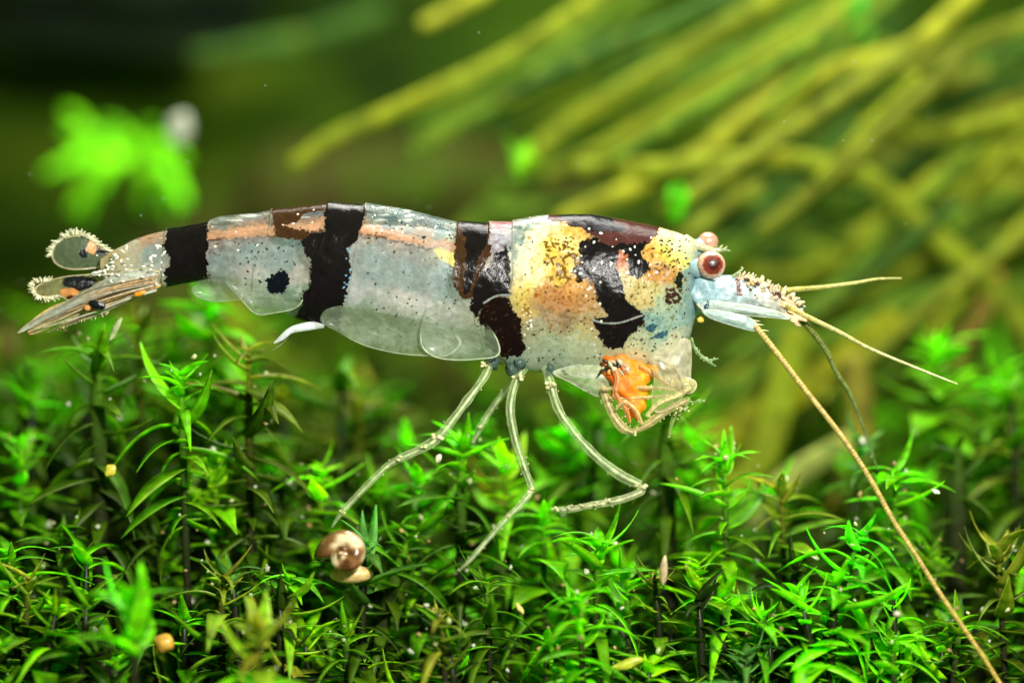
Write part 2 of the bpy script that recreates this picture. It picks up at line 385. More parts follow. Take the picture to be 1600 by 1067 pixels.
def leaf_frames(path, r, spacing, llen, spread_top, spread_low, a0=0.0, maxlen=99):
    """yields matrices for leaves from the tip of the path down"""
    L = [0.0]
    for a, b in zip(path[:-1], path[1:]): L.append(L[-1]+(b-a).length)
    d = 0.0; k = 0; ang = r.random()*6.28
    while d < min(L[-1]*0.98, maxlen):
        i = max(j for j in range(len(L)) if L[j] <= d+1e-9); i = min(i, len(path)-2)
        f = (d-L[i])/(L[i+1]-L[i]+1e-9); p = path[i].lerp(path[i+1], f)
        T = (path[i]-path[i+1]).normalized()
        u = min(1.0, d/1.3)
        el = math.radians(spread_top*(1-u)+spread_low*u+r.uniform(-14, 14))
        ref = Vector((0, 1, 0)).cross(T).normalized(); ref2 = T.cross(ref)
        Rd = ref*math.cos(ang)+ref2*math.sin(ang)
        X = (Rd*math.cos(el)+T*math.sin(el)).normalized(); Y = T.cross(X).normalized(); Z = X.cross(Y)
        s = llen*(0.50+0.5*min(1, d/0.7+0.15))*r.uniform(0.55, 1.3)
        if d > 2.2: s *= 0.85
        M = Matrix.Translation(p) @ Matrix(((X.x, Y.x, Z.x, 0), (X.y, Y.y, Z.y, 0), (X.z, Y.z, Z.z, 0), (0, 0, 0, 1)))
        yield M, s, u, d
        d += spacing*r.uniform(0.7, 1.3)*(0.35 if d < 0.25 else 1); ang += 2.399+r.uniform(-.3, .3); k += 1
WS = 1.5
def moss_stem(px, py, y, bx, label, tipc, lowc, llen=0.7, spacing=0.10, st=62, sl=12, bend=0.0, rad=0.05, stemc=(0.014, 0.014, 0.004), seed=0, by=1150, reach=99, wide=1.0, leafmax=3.6):
    r = random.Random(seed*13+5)
    top = P(px, py, y); base = P(bx, by, y+r.uniform(-.2, .3))
    root = empty('moss_plant', base, label, 'moss', 'moss stems of the planted carpet')
    path = stem_path(top, base, bend)
    loc = base
    nz = [p-loc for p in path][::-1]
    V, F, C = tube(nz, [rad*1.3]+[rad]*(len(nz)-3)+[rad*0.6, rad*0.25], ns=8, n=30, cfn=lambda t, a: ((stemc[0]*(1-t**6)+tipc[0]*.6*t**6), (stemc[1]*(1-t**6)+tipc[1]*.6*t**6), stemc[2], 1))
    mk('stem', V, F, M_stem, root, C)
    llen *= 1.3; spacing *= .85; st *= .62; sl -= 14
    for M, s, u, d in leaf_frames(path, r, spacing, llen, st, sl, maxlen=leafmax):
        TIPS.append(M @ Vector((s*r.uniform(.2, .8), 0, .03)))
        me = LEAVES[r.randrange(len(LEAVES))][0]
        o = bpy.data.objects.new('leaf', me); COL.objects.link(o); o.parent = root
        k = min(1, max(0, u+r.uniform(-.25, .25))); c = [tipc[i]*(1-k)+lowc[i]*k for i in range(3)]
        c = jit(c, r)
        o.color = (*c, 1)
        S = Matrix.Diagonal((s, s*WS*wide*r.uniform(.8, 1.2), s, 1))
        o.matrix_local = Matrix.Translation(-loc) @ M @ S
    return root
B, Md, Dk, Ol, Lm, Tl = G_BR, G_MD, G_DK, G_OL, G_LM, G_TL
# px, py of the tip, depth, px of the base, label, tip colour, low colour, options
STEMS = [
 (150, 545, 0.9, 165, 'tall dark moss stem with long outspread leaves under the tail fan', Md, Dk, dict(llen=.95, rad=.13, sl=5, spacing=.13)),
 (30, 690, 1.6, 40, 'bright green moss shoot at the left edge of the picture', B, Md, dict(llen=.75)),
 (282, 585, 0.3, 300, 'bright green moss rosette under the first black tail band', B, Md, dict(llen=.85, rad=.06, leafmax=2.4)),
 (388, 548, 0.8, 395, 'dark moss stem with downturned leaves left of the tiny swimming leg', G_OL, Dk, dict(llen=.95, rad=.07, spacing=.12)),
 (325, 470, 3.0, 340, 'blurred bright moss tip just under the belly behind the tail', B, Md, dict(llen=.95, st=40, wide=1.5)),
 (218, 500, 2.6, 225, 'blurred pale moss tip directly below the tail fan', G_OL, Dk, dict(llen=.7)),
 (205, 940, -2.4, 215, 'blurred upright green shoot nearest the lens at lower left', B, B, dict(llen=.8, st=80, sl=60, wide=1.6, leafmax=.9)),
 (95, 830, 0.6, 90, 'low moss shoot at the left with pale curling leaves', Md, Dk, dict(llen=.75)),
 (45, 905, -0.6, 30, 'yellow green fern-like shoot in the lower left corner', Ol, Md, dict(llen=.7)),
 (335, 715, 0.8, 350, 'moss shoot with one broad lime leaf left of the snail', Lm, Md, dict(llen=.6, wide=1.7)),
 (500, 730, 1.2, 510, 'bright round-leaved shoot under the foot of the rear leg', Lm, Md, dict(llen=.65, wide=1.7)),
 (455, 900, -0.3, 440, 'yellow green shoot spreading its arms in front of the snail', B, Ol, dict(llen=.75, st=30, rad=.05, leafmax=2.0)),
 (640, 840, 0.4, 570, 'thick black branching moss stem right of the snail', Md, Dk, dict(llen=.75, rad=.11, bend=-.25)),
 (722, 690, 0.7, 718, 'moss stem rising behind the middle walking legs', B, Dk, dict(llen=.85, rad=.08)),
 (655, 745, 1.0, 660, 'bright curved-leaved shoot beside the rear leg knee', B, Md, dict(llen=.8, wide=1.3)),
 (790, 715, 1.4, 800, 'lime tipped shoot behind the foot of the middle leg', Lm, Md, dict(llen=.75, wide=1.4)),
 (560, 640, 3.2, 560, 'blurred olive moss stem standing behind the rear leg', Ol, Dk, dict(llen=.9)),
 (885, 680, 2.6, 900, 'blurred bright shoot behind the bent front leg', B, Md, dict(llen=.85, wide=1.6)),
 (1040, 640, 1.3, 1048, 'tall nearly black moss stem below the mouthparts', Md, Dk, dict(llen=.9, rad=.14, spacing=.14)),
 (1132, 715, 0.5, 1140, 'straight bright shoot with upright pale tip leaf below the head', B, Md, dict(llen=.8, st=82, wide=1.3)),
 (1085, 680, 2.8, 1090, 'blurred bright moss tip beneath the orange food', B, Md, dict(llen=.8, wide=1.4)),
 (1222, 765, 0.8, 1230, 'olive moss shoot between the two drooping brown leaves', Ol, Md, dict(llen=.8)),
 (1345, 835, -0.5, 1235, 'brilliant green shoot leaning to the right below the long feeler', (.10, .62, .012), B, dict(llen=.85, st=40, sl=10, wide=1.3, leafmax=2.4)),
 (1400, 735, 0.8, 1390, 'bright moss shoot crossed by the middle of the long feeler', B, Md, dict(llen=.85, st=40)),
 (1345, 690, 1.8, 1340, 'narrow teal green moss shoot under the droopy dark feeler', Tl, Dk, dict(llen=.65, st=70)),
 (1497, 700, 1.8, 1492, 'dark bare moss stem at right under the feeler tip', Dk, Dk, dict(llen=.6, rad=.17, spacing=.2)),
 (1465, 545, 3.8, 1490, 'blurred bright shoot touched by the tip of the upper feeler', B, Md, dict(llen=.95, st=75, wide=1.5, leafmax=1.6)),
 (1560, 590, 3.8, 1570, 'blurred bright moss clump at the right edge under the leaves', B, Md, dict(llen=.9, wide=1.5)),
 (1560, 860, 0.2, 1575, 'pale arching moss shoot in the lower right corner', Ol, Dk, dict(llen=.85)),
 (1395, 1000, -0.8, 1400, 'bright leaves at the bottom edge left of the feeler end', B, Md, dict(llen=.75)),
 (1190, 960, -0.4, 1180, 'low leafy moss shoot at the bottom centre right', B, Dk, dict(llen=.7)),
 (1450, 860, 0.9, 1455, 'mid green moss shoot against the dark stem on the right', Md, Dk, dict(llen=.75)),
 (935, 845, -0.2, 925, 'bright star-leaved shoot under the bent front foot', B, Md, dict(llen=.85)),
 (905, 930, -1.2, 915, 'bright fan-leaved shoot low in the centre foreground', B, B, dict(llen=.8, st=45)),
 (980, 905, 0.2, 985, 'green moss shoot just left of the black stem foot', B, Dk, dict(llen=.75)),
 (850, 800, 1.0, 850, 'light green shoot behind the end of the bent front leg', B, Md, dict(llen=.7, wide=1.3)),
 (760, 905, -0.3, 770, 'mid green moss shoot beside the lowest foot tip', Md, Dk, dict(llen=.75)),
 (690, 960, -1.0, 700, 'pale leaved low shoot between snail and centre', Ol, Dk, dict(llen=.75)),
 (345, 900, -0.3, 350, 'wide olive moss shoot left of the snail', Ol, Md, dict(llen=.85)),
 (405, 985, -2.2, 410, 'blurred yellow green shoot at the bottom near the amber grain', Ol, B, dict(llen=.85, wide=1.5)),
 (540, 985, -0.6, 545, 'moss shoot with small leaves directly below the snail', Md, Dk, dict(llen=.65)),
 (250, 830, 0.9, 240, 'dark leafed shoot under the bright rosette', Dk, Dk, dict(llen=.8)),
 (440, 760, 1.4, 445, 'dark arching moss shoot between rosette and snail', Dk, Dk, dict(llen=.9)),
 (590, 760, 1.9, 600, 'dim moss shoot right above the snail', Md, Dk, dict(llen=.8)),
 (855, 1000, -0.7, 850, 'dense green shoot on the bottom edge at centre', B, Dk, dict(llen=.7)),
 (1090, 880, 0.3, 1095, 'square lime leaved shoot right of the black stem', Lm, Md, dict(llen=.6, wide=1.6)),
 (1300, 990, -0.2, 1290, 'dull green shoot under the brilliant leaning one', Md, Dk, dict(llen=.7)),
 (1500, 970, -0.3, 1480, 'dark green moss shoot crossed by the end of the long feeler', Md, Dk, dict(llen=.75)),
 (140, 990, -0.9, 130, 'dull leafed shoot low near the left corner', Md, Dk, dict(llen=.75)),
]
for i, (px, py, y, bx, lab, c1, c2, kw) in enumerate(STEMS):
    kw = dict(kw); moss_stem(px, py, y, bx, lab, c1, c2, seed=i+1, **kw)
# bright soft moss sprigs higher up, out of focus
def sprig(px, py, y, label, leaves, col, seed):
    root = empty('moss_sprig', P(px, py, y), label, 'moss', 'moss sprigs out of focus above the carpet')
    r = random.Random(seed); loc = P(px, py, y)
    for (tx, ty, wd, sx, sy) in leaves:
        a = P(sx, sy, y)-loc; b = P(tx, ty, y+r.uniform(-.5, .5))-loc
        mid = (a+b)/2+Vector((0, r.uniform(-.3, .3), 0.12))
        c = jit(col, r, .3)
        V, F, C = tube([a, a.lerp(mid, .6), mid, mid.lerp(b, .6), b], [wd/100*.5, wd/100, wd/100*.95, wd/100*.7, wd/100*.2], ns=10, n=16, flat=.35, col=(*c, 1))
        mk('leaf', V, F, M_strand, root, C)
sprig(200, 240, 13, 'glowing lime moss sprig far out of focus at upper left', [(70, 270, 16, 180, 235), (110, 330, 18, 190, 240), (150, 300, 16, 200, 240), (225, 330, 16, 230, 240), (290, 320, 20, 230, 235), (290, 250, 20, 215, 225), (250, 195, 14, 215, 225), (160, 190, 16, 200, 225), (95, 205, 14, 180, 225), (130, 345, 16, 150, 250), (270, 345, 16, 250, 270), (200, 215, 24, 120, 240), (265, 232, 24, 150, 235), (100, 170, 12, 140, 215)], (.26, .85, .01), 1)
sprig(815, 270, 6, 'small blurred green moss sprig above the middle of the back', [(790, 215, 10, 815, 270), (830, 220, 12, 815, 265), (800, 250, 9, 812, 280), (845, 250, 8, 818, 270)], G_MD, 2)
sprig(1055, 345, 5, 'small glowing green leaf tip standing above the shrimp head', [(1065, 285, 16, 1055, 340), (1050, 290, 14, 1052, 345), (1078, 300, 8, 1058, 345)], (.13, .7, .01), 3)
sprig(1340, 60, 8, 'blurred green leaf tip at the top edge between olive leaves', [(1350, -20, 16, 1338, 55), (1330, 0, 14, 1335, 60), (1365, 50, 9, 1345, 65)], (.1, .45, .03), 4)
DD = lin(45, 72, 8); BRN_M = lin(120, 100, 40)

# moss carpet: mass of shoots behind and low between the stems
mb = MB()
r = random.Random(99)
def carpet_stem(px, py, y, by, tipc, lowc, llen, spacing, wide):
    top = P(px, py, y); base = Vector((top.x+r.uniform(-.4, .4), y, -7.6))
    path = stem_path(top, base, r.uniform(-.3, .3), 8)
    V, F, C = tube([p for p in path][::-1], [.07]*7+[.02], ns=5, n=8, col=(0.02, 0.03, 0.006, 1)); mb.add(V, F, C)
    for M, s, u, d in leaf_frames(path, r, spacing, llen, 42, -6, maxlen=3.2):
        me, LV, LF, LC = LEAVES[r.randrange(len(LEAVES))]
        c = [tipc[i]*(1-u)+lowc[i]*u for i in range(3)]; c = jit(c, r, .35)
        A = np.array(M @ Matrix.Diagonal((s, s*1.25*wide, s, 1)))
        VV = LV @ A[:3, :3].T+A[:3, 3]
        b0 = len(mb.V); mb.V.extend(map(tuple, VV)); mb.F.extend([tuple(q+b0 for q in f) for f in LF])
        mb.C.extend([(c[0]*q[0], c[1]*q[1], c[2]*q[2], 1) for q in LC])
def profile(px):   # how high the moss stands behind, in photo pixels
    return float(np.interp(px, [-300, 0, 130, 300, 450, 600, 800, 1000, 1150, 1300, 1450, 1600, 1900], [520, 540, 500, 490, 540, 590, 620, 650, 690, 740, 640, 590, 560]))
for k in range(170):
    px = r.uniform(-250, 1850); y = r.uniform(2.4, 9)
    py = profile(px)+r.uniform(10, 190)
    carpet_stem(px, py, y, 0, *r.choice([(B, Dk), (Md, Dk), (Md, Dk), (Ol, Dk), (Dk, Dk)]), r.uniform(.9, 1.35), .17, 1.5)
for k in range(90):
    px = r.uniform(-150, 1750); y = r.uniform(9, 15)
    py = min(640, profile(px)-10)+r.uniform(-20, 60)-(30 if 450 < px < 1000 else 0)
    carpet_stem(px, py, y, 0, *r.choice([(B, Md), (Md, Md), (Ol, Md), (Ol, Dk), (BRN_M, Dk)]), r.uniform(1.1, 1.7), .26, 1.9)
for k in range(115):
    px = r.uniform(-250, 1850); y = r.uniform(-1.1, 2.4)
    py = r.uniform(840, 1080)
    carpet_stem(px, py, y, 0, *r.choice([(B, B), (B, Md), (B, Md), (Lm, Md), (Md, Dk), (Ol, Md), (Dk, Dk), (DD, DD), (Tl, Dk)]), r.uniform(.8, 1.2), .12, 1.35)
cm = mb.build('moss_carpet', M_moss)
cm['kind'] = 'stuff'; cm['label'] = 'dense mass of small green moss leaves filling the ground between the stems'; cm['category'] = 'moss'
print('carpet faces', len(mb.F))

# ------------------------------------------------------------------ detritus grains and bubbles on the moss
mb = MB(); r = random.Random(5)
for k in range(800):
    p = r.choice(TIPS)
    if not (-2.2 < p.y < 1.6): continue
    t = r.choice([.012, .014, .017, .024, .034])*r.uniform(.8, 1.3)
    c = r.choice([(.55, .55, .36), (.5, .5, .22), (.5, .34, .10), (.6, .62, .45), (.4, .5, .2), (.3, .2, .08)])
    mb.add(*blob(p+Vector((0, -t, 0)), (t*r.uniform(1, 1.8), t, t*r.uniform(.7, 1.5)), 7, 5, (*c, 1), lump=.5, rot=Matrix.Rotation(r.random()*6, 3, 'Y')))
for k in range(45):
    px = r.uniform(0, 1600); py = r.uniform(0, 700); y = r.uniform(-1, 2.5)
    mb.add(*blob(P(px, py, y+1), (.010,)*3, 6, 4, (.5, .6, .5, 1)))
o = mb.build('detritus', M_grain); o['kind'] = 'stuff'; o['label'] = 'tiny pale grains and specks caught on the moss'; o['category'] = 'debris'
def grain(name, px, py, y, rr, rot, col, label, cat):
    V, F, C = blob((0, 0, 0), rr, 14, 9, (*col, 1), lump=.25, rot=Matrix.Rotation(rot, 3, 'Y'))
    o = mk(name, V, F, M_grain, None, C, loc=P(px, py, y)); o['label'] = label; o['category'] = cat
    o['group'] = 'loose grains lying in the moss'
grain('amber_grain', 256, 1004, -1.2, (.16, .12, .13), .2, (.75, .42, .06), 'round amber grain low in the moss at lower left', 'grain')
grain('seed_grain', 812, 950, -.9, (.10, .03, .035), .95, (.85, .62, .2), 'slender golden seed lying tilted in the moss at the bottom centre', 'grain')
grain('wood_fragment', 1037, 892, -.6, (.06, .04, .22), .05, (.5, .38, .2), 'tan upright splinter stuck to the black stem', 'fragment')
grain('yellow_fragment', 172, 735, .1, (.09, .05, .10), .6, (.7, .6, .06), 'yellow fragment on the dark stem under the tail', 'fragment')
grain('yellow_leaf_scrap', 980, 1037, -1.0, (.25, .05, .07), -.3, (.5, .55, .04), 'yellow green leaf scrap at the bottom edge', 'fragment')
grain('white_fragment', 1462, 768, -.2, (.07, .03, .035), .4, (.6, .65, .55), 'tiny white fragment at the end of a leaf on the right', 'fragment')
grain('pale_fragment', 685, 716, -.3, (.05, .04, .07), .4, (.75, .7, .5), 'pale crumb below the knee of the rear leg', 'fragment')
grain('pale_pebble', 279, 203, 8.5, (.24, .15, .30), .2, (.42, .46, .34), 'blurred pale pebble caught beside the glowing sprig at upper left', 'fragment')
grain('pale_leaf_scrap', 180, 515, .2, (.05, .03, .19), .45, (.42, .5, .22), 'thin pale scrap hanging just below the tail fan', 'fragment')

# ------------------------------------------------------------------ snail
sn = empty('snail', P(546, 903, -.75), 'small glossy brown and cream coiled snail in the moss under the rear leg', 'snail')
def shell():
    V = []; F = []; C = []; N = 110; ns = 22; turns = 2.6
    for i in range(N):
        t = i/(N-1); a = t*turns*2*math.pi; g = math.exp(1.35*(t-1)*2.0)
        Rr = .25*g; rt = .24*g
        cx, cz, cy = Rr*math.cos(a+.4), Rr*math.sin(a+.4), -.33*(1-g)
        for k in range(ns):
            b = 2*math.pi*k/ns
            rad = Rr+rt*math.cos(b)
            V.append((rad*math.cos(a+.4), cy+rt*.95*math.sin(b), rad*math.sin(a+.4)))
            s = .5+.5*math.sin(a*1.5+b*1.0)
            n = float(vn(a*3, b*2, 1.0))
            dark = np.array([.09, .028, .010]); cream = np.array([.75, .62, .38]); cop = np.array([.42, .21, .07])
            gl = .5+.5*math.sin(a*38); q = min(1, max(0, (s*1.0+n*.8-.42+.12*gl)))
            c = dark*(1-q)+cop*q
            if q > .75: c = c*max(0, 1-(q-.75)*4)+cream*min(1, (q-.75)*4)
            # sutures between whorls are dark
            if math.cos(b) < -.75: c = c*.45
            C.append((*np.clip(c, 0, 1), 1))
    for i in range(N-1):
        for k in range(ns): F.append((i*ns+k, i*ns+(k+1) % ns, (i+1)*ns+(k+1) % ns, (i+1)*ns+k))
    b = len(V); V.append(tuple(np.mean(V[(N-1)*ns:N*ns], 0))); C.append((.12, .05, .02, 1))
    F += [(b, (N-1)*ns+k, (N-1)*ns+(k+1) % ns) for k in range(ns)]
    return V, F, C
V, F, C = shell()
sh = mk('shell', V, F, M_snail, sn, C); sh.location = (-.02, -.05, .32); sh.rotation_euler = (-.35, .9, -.55); sh.scale = (1.12, 1.12, 1.12)
V, F, C = blob((0, 0, 0), (.36, .17, .18), 24, 14, (.75, .52, .20, 1))
fo_ = mk('foot', V, F, M_thin, sn, C, loc=(.02, .12, .05)); fo_.scale = (.95, 1, .8)

# ------------------------------------------------------------------ THE SHRIMP
SH = empty('shrimp', P(800, 560, 0), 'translucent grey shrimp with black bands and a yellow and orange head, standing on the moss', 'shrimp')
SL = np.array(SH.location)
def part(name, VFC, mat, parent=None, kind=None, label=None):
    V, F, C = VFC; V = np.array([tuple(v) for v in V], float)-SL
    o = mk(name, V, F, mat, parent or SH, C)
    if kind: o['kind'] = kind
    if label: o['label'] = label
    return o
TOP = [(158, 405), (172, 394), (212, 373), (262, 359), (327, 346), (345, 338), (400, 333), (422, 328), (475, 322), (515, 317), (572, 319), (625, 325), (667, 335), (717, 346), (762, 348), (800, 347), (825, 340), (862, 336), (925, 335), (975, 343), (1030, 355), (1062, 365), (1080, 374), (1090, 392), (1094, 410)]
BOT = [(158, 425), (200, 446), (240, 449), (270, 446), (325, 437), (345, 443), (362, 452), (380, 470), (410, 478), (440, 484), (457, 495), (485, 507), (520, 511), (545, 515), (600, 530), (660, 545), (707, 556), (750, 552), (765, 562), (790, 572), (830, 580), (870, 584), (910, 590), (950, 592), (1000, 590), (1035, 582), (1060, 566), (1078, 528), (1088, 490), (1094, 452)]
HW = [(158, .10), (200, .20), (260, .30), (330, .38), (450, .52), (570, .60), (720, .64), (800, .66), (900, .70), (980, .68), (1050, .52), (1080, .36), (1094, .12)]
EDG = [  # rear edges of the shell plates, each a curve x(y) in photo pixels
 [(330, 800), (395, 800), (440, 800), (458, 797), (463, 775), (475, 756), (492, 749), (525, 755), (547, 765), (560, 790), (600, 800)],
 [(330, 762), (400, 767), (430, 748), (465, 737), (485, 740), (512, 745), (540, 755), (600, 760)],
 [(330, 717), (400, 712), (440, 708), (465, 722), (480, 668), (500, 660), (532, 656), (550, 660), (600, 680)],
 [(310, 572), (350, 569), (375, 562), (440, 552), (470, 545), (495, 535), (510, 522), (600, 510)],
 [(310, 514), (345, 511), (370, 508), (420, 490), (600, 470)],
 [(310, 422), (350, 425), (375, 420), (420, 400), (600, 380)],
 [(310, 327), (380, 327), (435, 325), (600, 320)],
 [(330, 262), (400, 258), (440, 254), (600, 250)],
]
NX, NT = 900, 520
xs = np.concatenate([np.linspace(158, 1080, NX-40), 1080+14*np.sin(np.linspace(0, math.pi/2, 41)[1:])])
def itp(tab, x, a=0, b=1): return np.interp(x, [q[a] for q in tab], [q[b] for q in tab])
def sm(y, k=9):
    yp = np.r_[[y[0]]*k, y, [y[-1]]*k]; ker = np.hanning(2*k+1); ker /= ker.sum(); return np.convolve(yp, ker, 'same')[k:-k]
top = sm(itp(TOP, xs), 6); bot = sm(itp(BOT, xs), 6); hw = sm(itp(HW, xs), 12)
th = np.concatenate([np.linspace(-math.pi/2, math.pi/2, 400, endpoint=False), np.linspace(math.pi/2, 1.5*math.pi, 120, endpoint=False)])   # finer on the near flank
X, TH = np.meshgrid(xs, th, indexing='ij')
zc = ((top+bot)/2)[:, None]; hh = ((bot-top)/2)[:, None]
sy = np.sin(TH); cy = np.cos(TH)
PY = zc-hh*sy
# section: fuller above the middle, pinched towards the belly
wprof = np.abs(cy)**0.85*np.where(sy > 0, 1.0, 1-0.30*np.abs(sy)**1.5)
YY = -np.sign(cy)*wprof*hw[:, None]
PX = X.copy()
disp = np.zeros_like(X); edge = np.zeros_like(X)
for e in EDG:
    xb = np.interp(PY, [q[0] for q in e], [q[1] for q in e]); dx = PX-xb
    disp += np.where(dx > 0, np.exp(-dx/22)*0.020, -np.exp(dx/9)*0.008)
    edge = np.maximum(edge, np.exp(-((dx-1.2)/1.3)**2))
# carapace fold by the lower black wedge
lump = (fb(PX, PY+cy*20, 34, 3)-0.5)*0.028+(fb(PX, PY+cy*20, 11, 5)-0.5)*0.005
disp = disp+lump
nzv = sy; nyv = -cy*1.3; nl = np.sqrt(nzv**2+nyv**2)+1e-6
PYw = PY-disp*100*(nzv/nl); YYw = YY+disp*(nyv/nl)
kx = (D+YYw)/D
Vx = (PX-800)/100; Vz = (533.5-PYw)/100
Vb = np.stack([Vx, YYw, Vz], -1).reshape(-1, 3)
# --- pigment, painted by position on the body
cx = PX.ravel(); cyp = PY.ravel(); cyy = YY.ravel()
wx = cx+(fb(cx, cyp, 26, 7)-0.5)*26+(fb(cx, cyp, 5, 8)-0.5)*22; wy = cyp+(fb(cx, cyp, 26, 9)-0.5)*26+(fb(cx, cyp, 5, 10)-0.5)*22
CP = [  # x, y, (sRGB), weight radius
 (170, 405, (185, 165, 120)), (190, 425, (205, 200, 175)), (215, 385, (195, 185, 165)), (232, 372, (190, 150, 120)), (235, 395, (150, 170, 175)), (235, 430, (215, 215, 205)), (250, 445, (190, 190, 170)), (205, 445, (175, 160, 120)),
 (345, 345, (150, 160, 155)), (345, 368, (205, 165, 140)), (345, 385, (120, 85, 65)), (350, 400, (145, 170, 165)), (350, 425, (160, 175, 165)), (360, 440, (205, 200, 195)),
 (395, 338, (140, 155, 160)), (400, 360, (205, 165, 140)), (395, 374, (125, 85, 65)), (400, 392, (140, 168, 165)), (400, 415, (150, 172, 165)), (395, 430, (210, 200, 190)), (410, 455, (190, 205, 195)), (410, 474, (130, 165, 130)),
 (450, 342, (150, 150, 150)), (450, 362, (110, 75, 55)), (450, 385, (140, 168, 165)), (450, 410, (150, 172, 165)), (462, 432, (215, 205, 195)), (460, 465, (150, 180, 160)), (495, 335, (135, 150, 160)), (495, 350, (205, 165, 135)),
 (590, 335, (130, 150, 150)), (620, 345, (110, 140, 145)), (650, 350, (135, 155, 160)), (690, 355, (115, 145, 150)), (700, 345, (150, 165, 160)),
 (585, 362, (205, 170, 140)), (620, 370, (210, 175, 150)), (660, 378, (215, 185, 160)), (700, 384, (200, 195, 155)), (600, 380, (130, 120, 105)), (650, 392, (130, 120, 105)),
 (590, 400, (140, 165, 158)), (590, 430, (148, 172, 165)), (640, 420, (140, 165, 160)), (690, 430, (140, 165, 160)), (640, 450, (150, 172, 165)), (700, 460, (155, 175, 168)),
 (565, 455, (205, 205, 205)), (600, 465, (195, 195, 185)), (630, 470, (220, 210, 200)), (660, 480, (215, 210, 205)), (700, 480, (190, 190, 180)), (725, 500, (185, 188, 170)),
 (570, 485, (145, 165, 140)), (610, 500, (150, 170, 145)), (650, 510, (165, 180, 155)), (700, 520, (175, 185, 165)), (740, 530, (180, 185, 165)), (570, 510, (115, 140, 100)), (620, 530, (115, 140, 95)), (700, 545, (150, 165, 135)), (745, 550, (150, 165, 135)),
 (782, 352, (190, 130, 140)), (782, 372, (190, 190, 205)), (782, 385, (120, 90, 110)), (805, 360, (150, 170, 170)), (805, 385, (130, 155, 155)), (825, 350, (140, 165, 170)), (840, 345, (190, 200, 195)), (830, 375, (205, 215, 195)),
 (815, 400, (245, 245, 220)), (815, 430, (245, 240, 195)), (845, 375, (250, 245, 200)), (848, 410, (250, 240, 160)), (835, 435, (250, 245, 190)), (865, 395, (225, 200, 80)), (868, 415, (215, 170, 50)), (890, 360, (205, 155, 70)), (885, 385, (235, 225, 150)), (885, 430, (235, 205, 90)), (895, 450, (220, 165, 90)),
 (815, 460, (240, 215, 110)), (820, 480, (215, 185, 100)), (850, 460, (200, 140, 75)), (880, 470, (195, 135, 85)), (910, 470, (195, 145, 95)), (850, 490, (165, 140, 105)), (885, 500, (150, 125, 95)), (915, 500, (175, 150, 105)),
 (830, 510, (160, 160, 130)), (860, 530, (165, 180, 150)), (900, 530, (175, 190, 160)), (910, 515, (195, 185, 130)), (840, 560, (165, 180, 160)), (880, 565, (160, 180, 155)), (925, 560, (175, 185, 155)), (800, 575, (140, 160, 150)), (960, 580, (170, 150, 95)),
 (975, 402, (185, 105, 75)), (985, 440, (200, 190, 130)), (1000, 470, (205, 185, 125)), (1015, 425, (195, 135, 60)), (1035, 425, (190, 130, 55)), (1020, 400, (215, 165, 80)), (1035, 375, (235, 225, 160)), (1055, 380, (250, 245, 200)), (1070, 385, (245, 240, 200)), (1040, 400, (215, 205, 90)), (1060, 405, (225, 220, 120)), (1075, 400, (200, 210, 170)),
 (1020, 455, (195, 190, 130)), (1030, 480, (170, 190, 165)), (1050, 470, (160, 180, 150)), (1078, 425, (110, 155, 165)), (1085, 450, (90, 135, 155)), (1080, 480, (140, 175, 175)), (1070, 500, (150, 185, 180)), (1020, 500, (120, 165, 165)), (1035, 520, (135, 175, 165)), (1010, 530, (180, 195, 165)), (1060, 540, (215, 215, 185)), (1000, 560, (220, 200, 150)), (1040, 560, (225, 215, 175)), (1090, 420, (110, 150, 165)), (1090, 480, (130, 170, 180)),
 (480, 480, (60, 80, 70)), (520, 340, (60, 50, 40)), (300, 400, (60, 60, 50)), (740, 400, (80, 60, 40)), (780, 450, (70, 40, 30)), (940, 430, (90, 60, 40)), (940, 350, (90, 70, 70)),
]
num = np.zeros((len(cx), 3)); den = np.zeros(len(cx))
for (a, b, c) in CP:
    d2 = ((wx-a)**2+(wy-b)**2)/(16.0**2); wgt = 1/(0.22+d2)**1.9
    num += wgt[:, None]*s2l(c)[None, :]; den += wgt
col = num/den[:, None]
alpha = np.interp(cx, [158, 330, 720, 800, 830], [.62, .50, .50, .62, .82])
low = itp([(158, 447), (330, 440), (400, 462), (470, 470), (545, 480), (650, 498), (750, 520), (800, 556), (1100, 560)], cx)
alpha = np.where((cyp > low) & (cx < 790), 0.26, alpha)
alpha = np.where((cyp > low) & (cx >= 790), 0.70, alpha)
# muscle striations of the abdomen and dark hairline veins
stri = fb(cx*0.35+cyp*0.9, cyp*0.15-cx*0.3, 6, 21)
ab = (cx > 330) & (cx < 760)
col *= np.where(ab, 0.84+0.34*stri, 0.9+0.2*fb(cx, cyp, 8, 22))[:, None]
# fine pigment grain: warm freckling on the carapace, milky strands in the muscle
gr_ = fb(cx, cyp, 3.2, 24); g2 = fb(cx, cyp, 9, 25)
car = np.clip((cx-800)/20, 0, 1)*np.clip((1075-cx)/25, 0, 1)*np.clip((560-cyp)/60, 0, 1)
col *= (1-car*np.clip((gr_-.52)*4, 0, .65)*np.clip(g2*2-.4, 0, 1))[:, None]**np.array([.6, 1.0, 1.9])
low2 = np.clip((cyp-np.interp(cx, [330, 480, 600, 750], [405, 418, 440, 462]))/25, 0, 1)
col *= (1-np.where(ab, .30*(1-low2), 0))[:, None]*np.array([1, 1, 1.0])
mk_ = (.35+.9*low2)*np.clip((fb(cx*.5+cyp*.5, cyp*.9-cx*.55, 7, 26)-.55)*5, 0, 1)*np.where(ab, .45, .12)
col = col*(1-mk_[:, None])+s2l((232, 236, 228))*mk_[:, None]
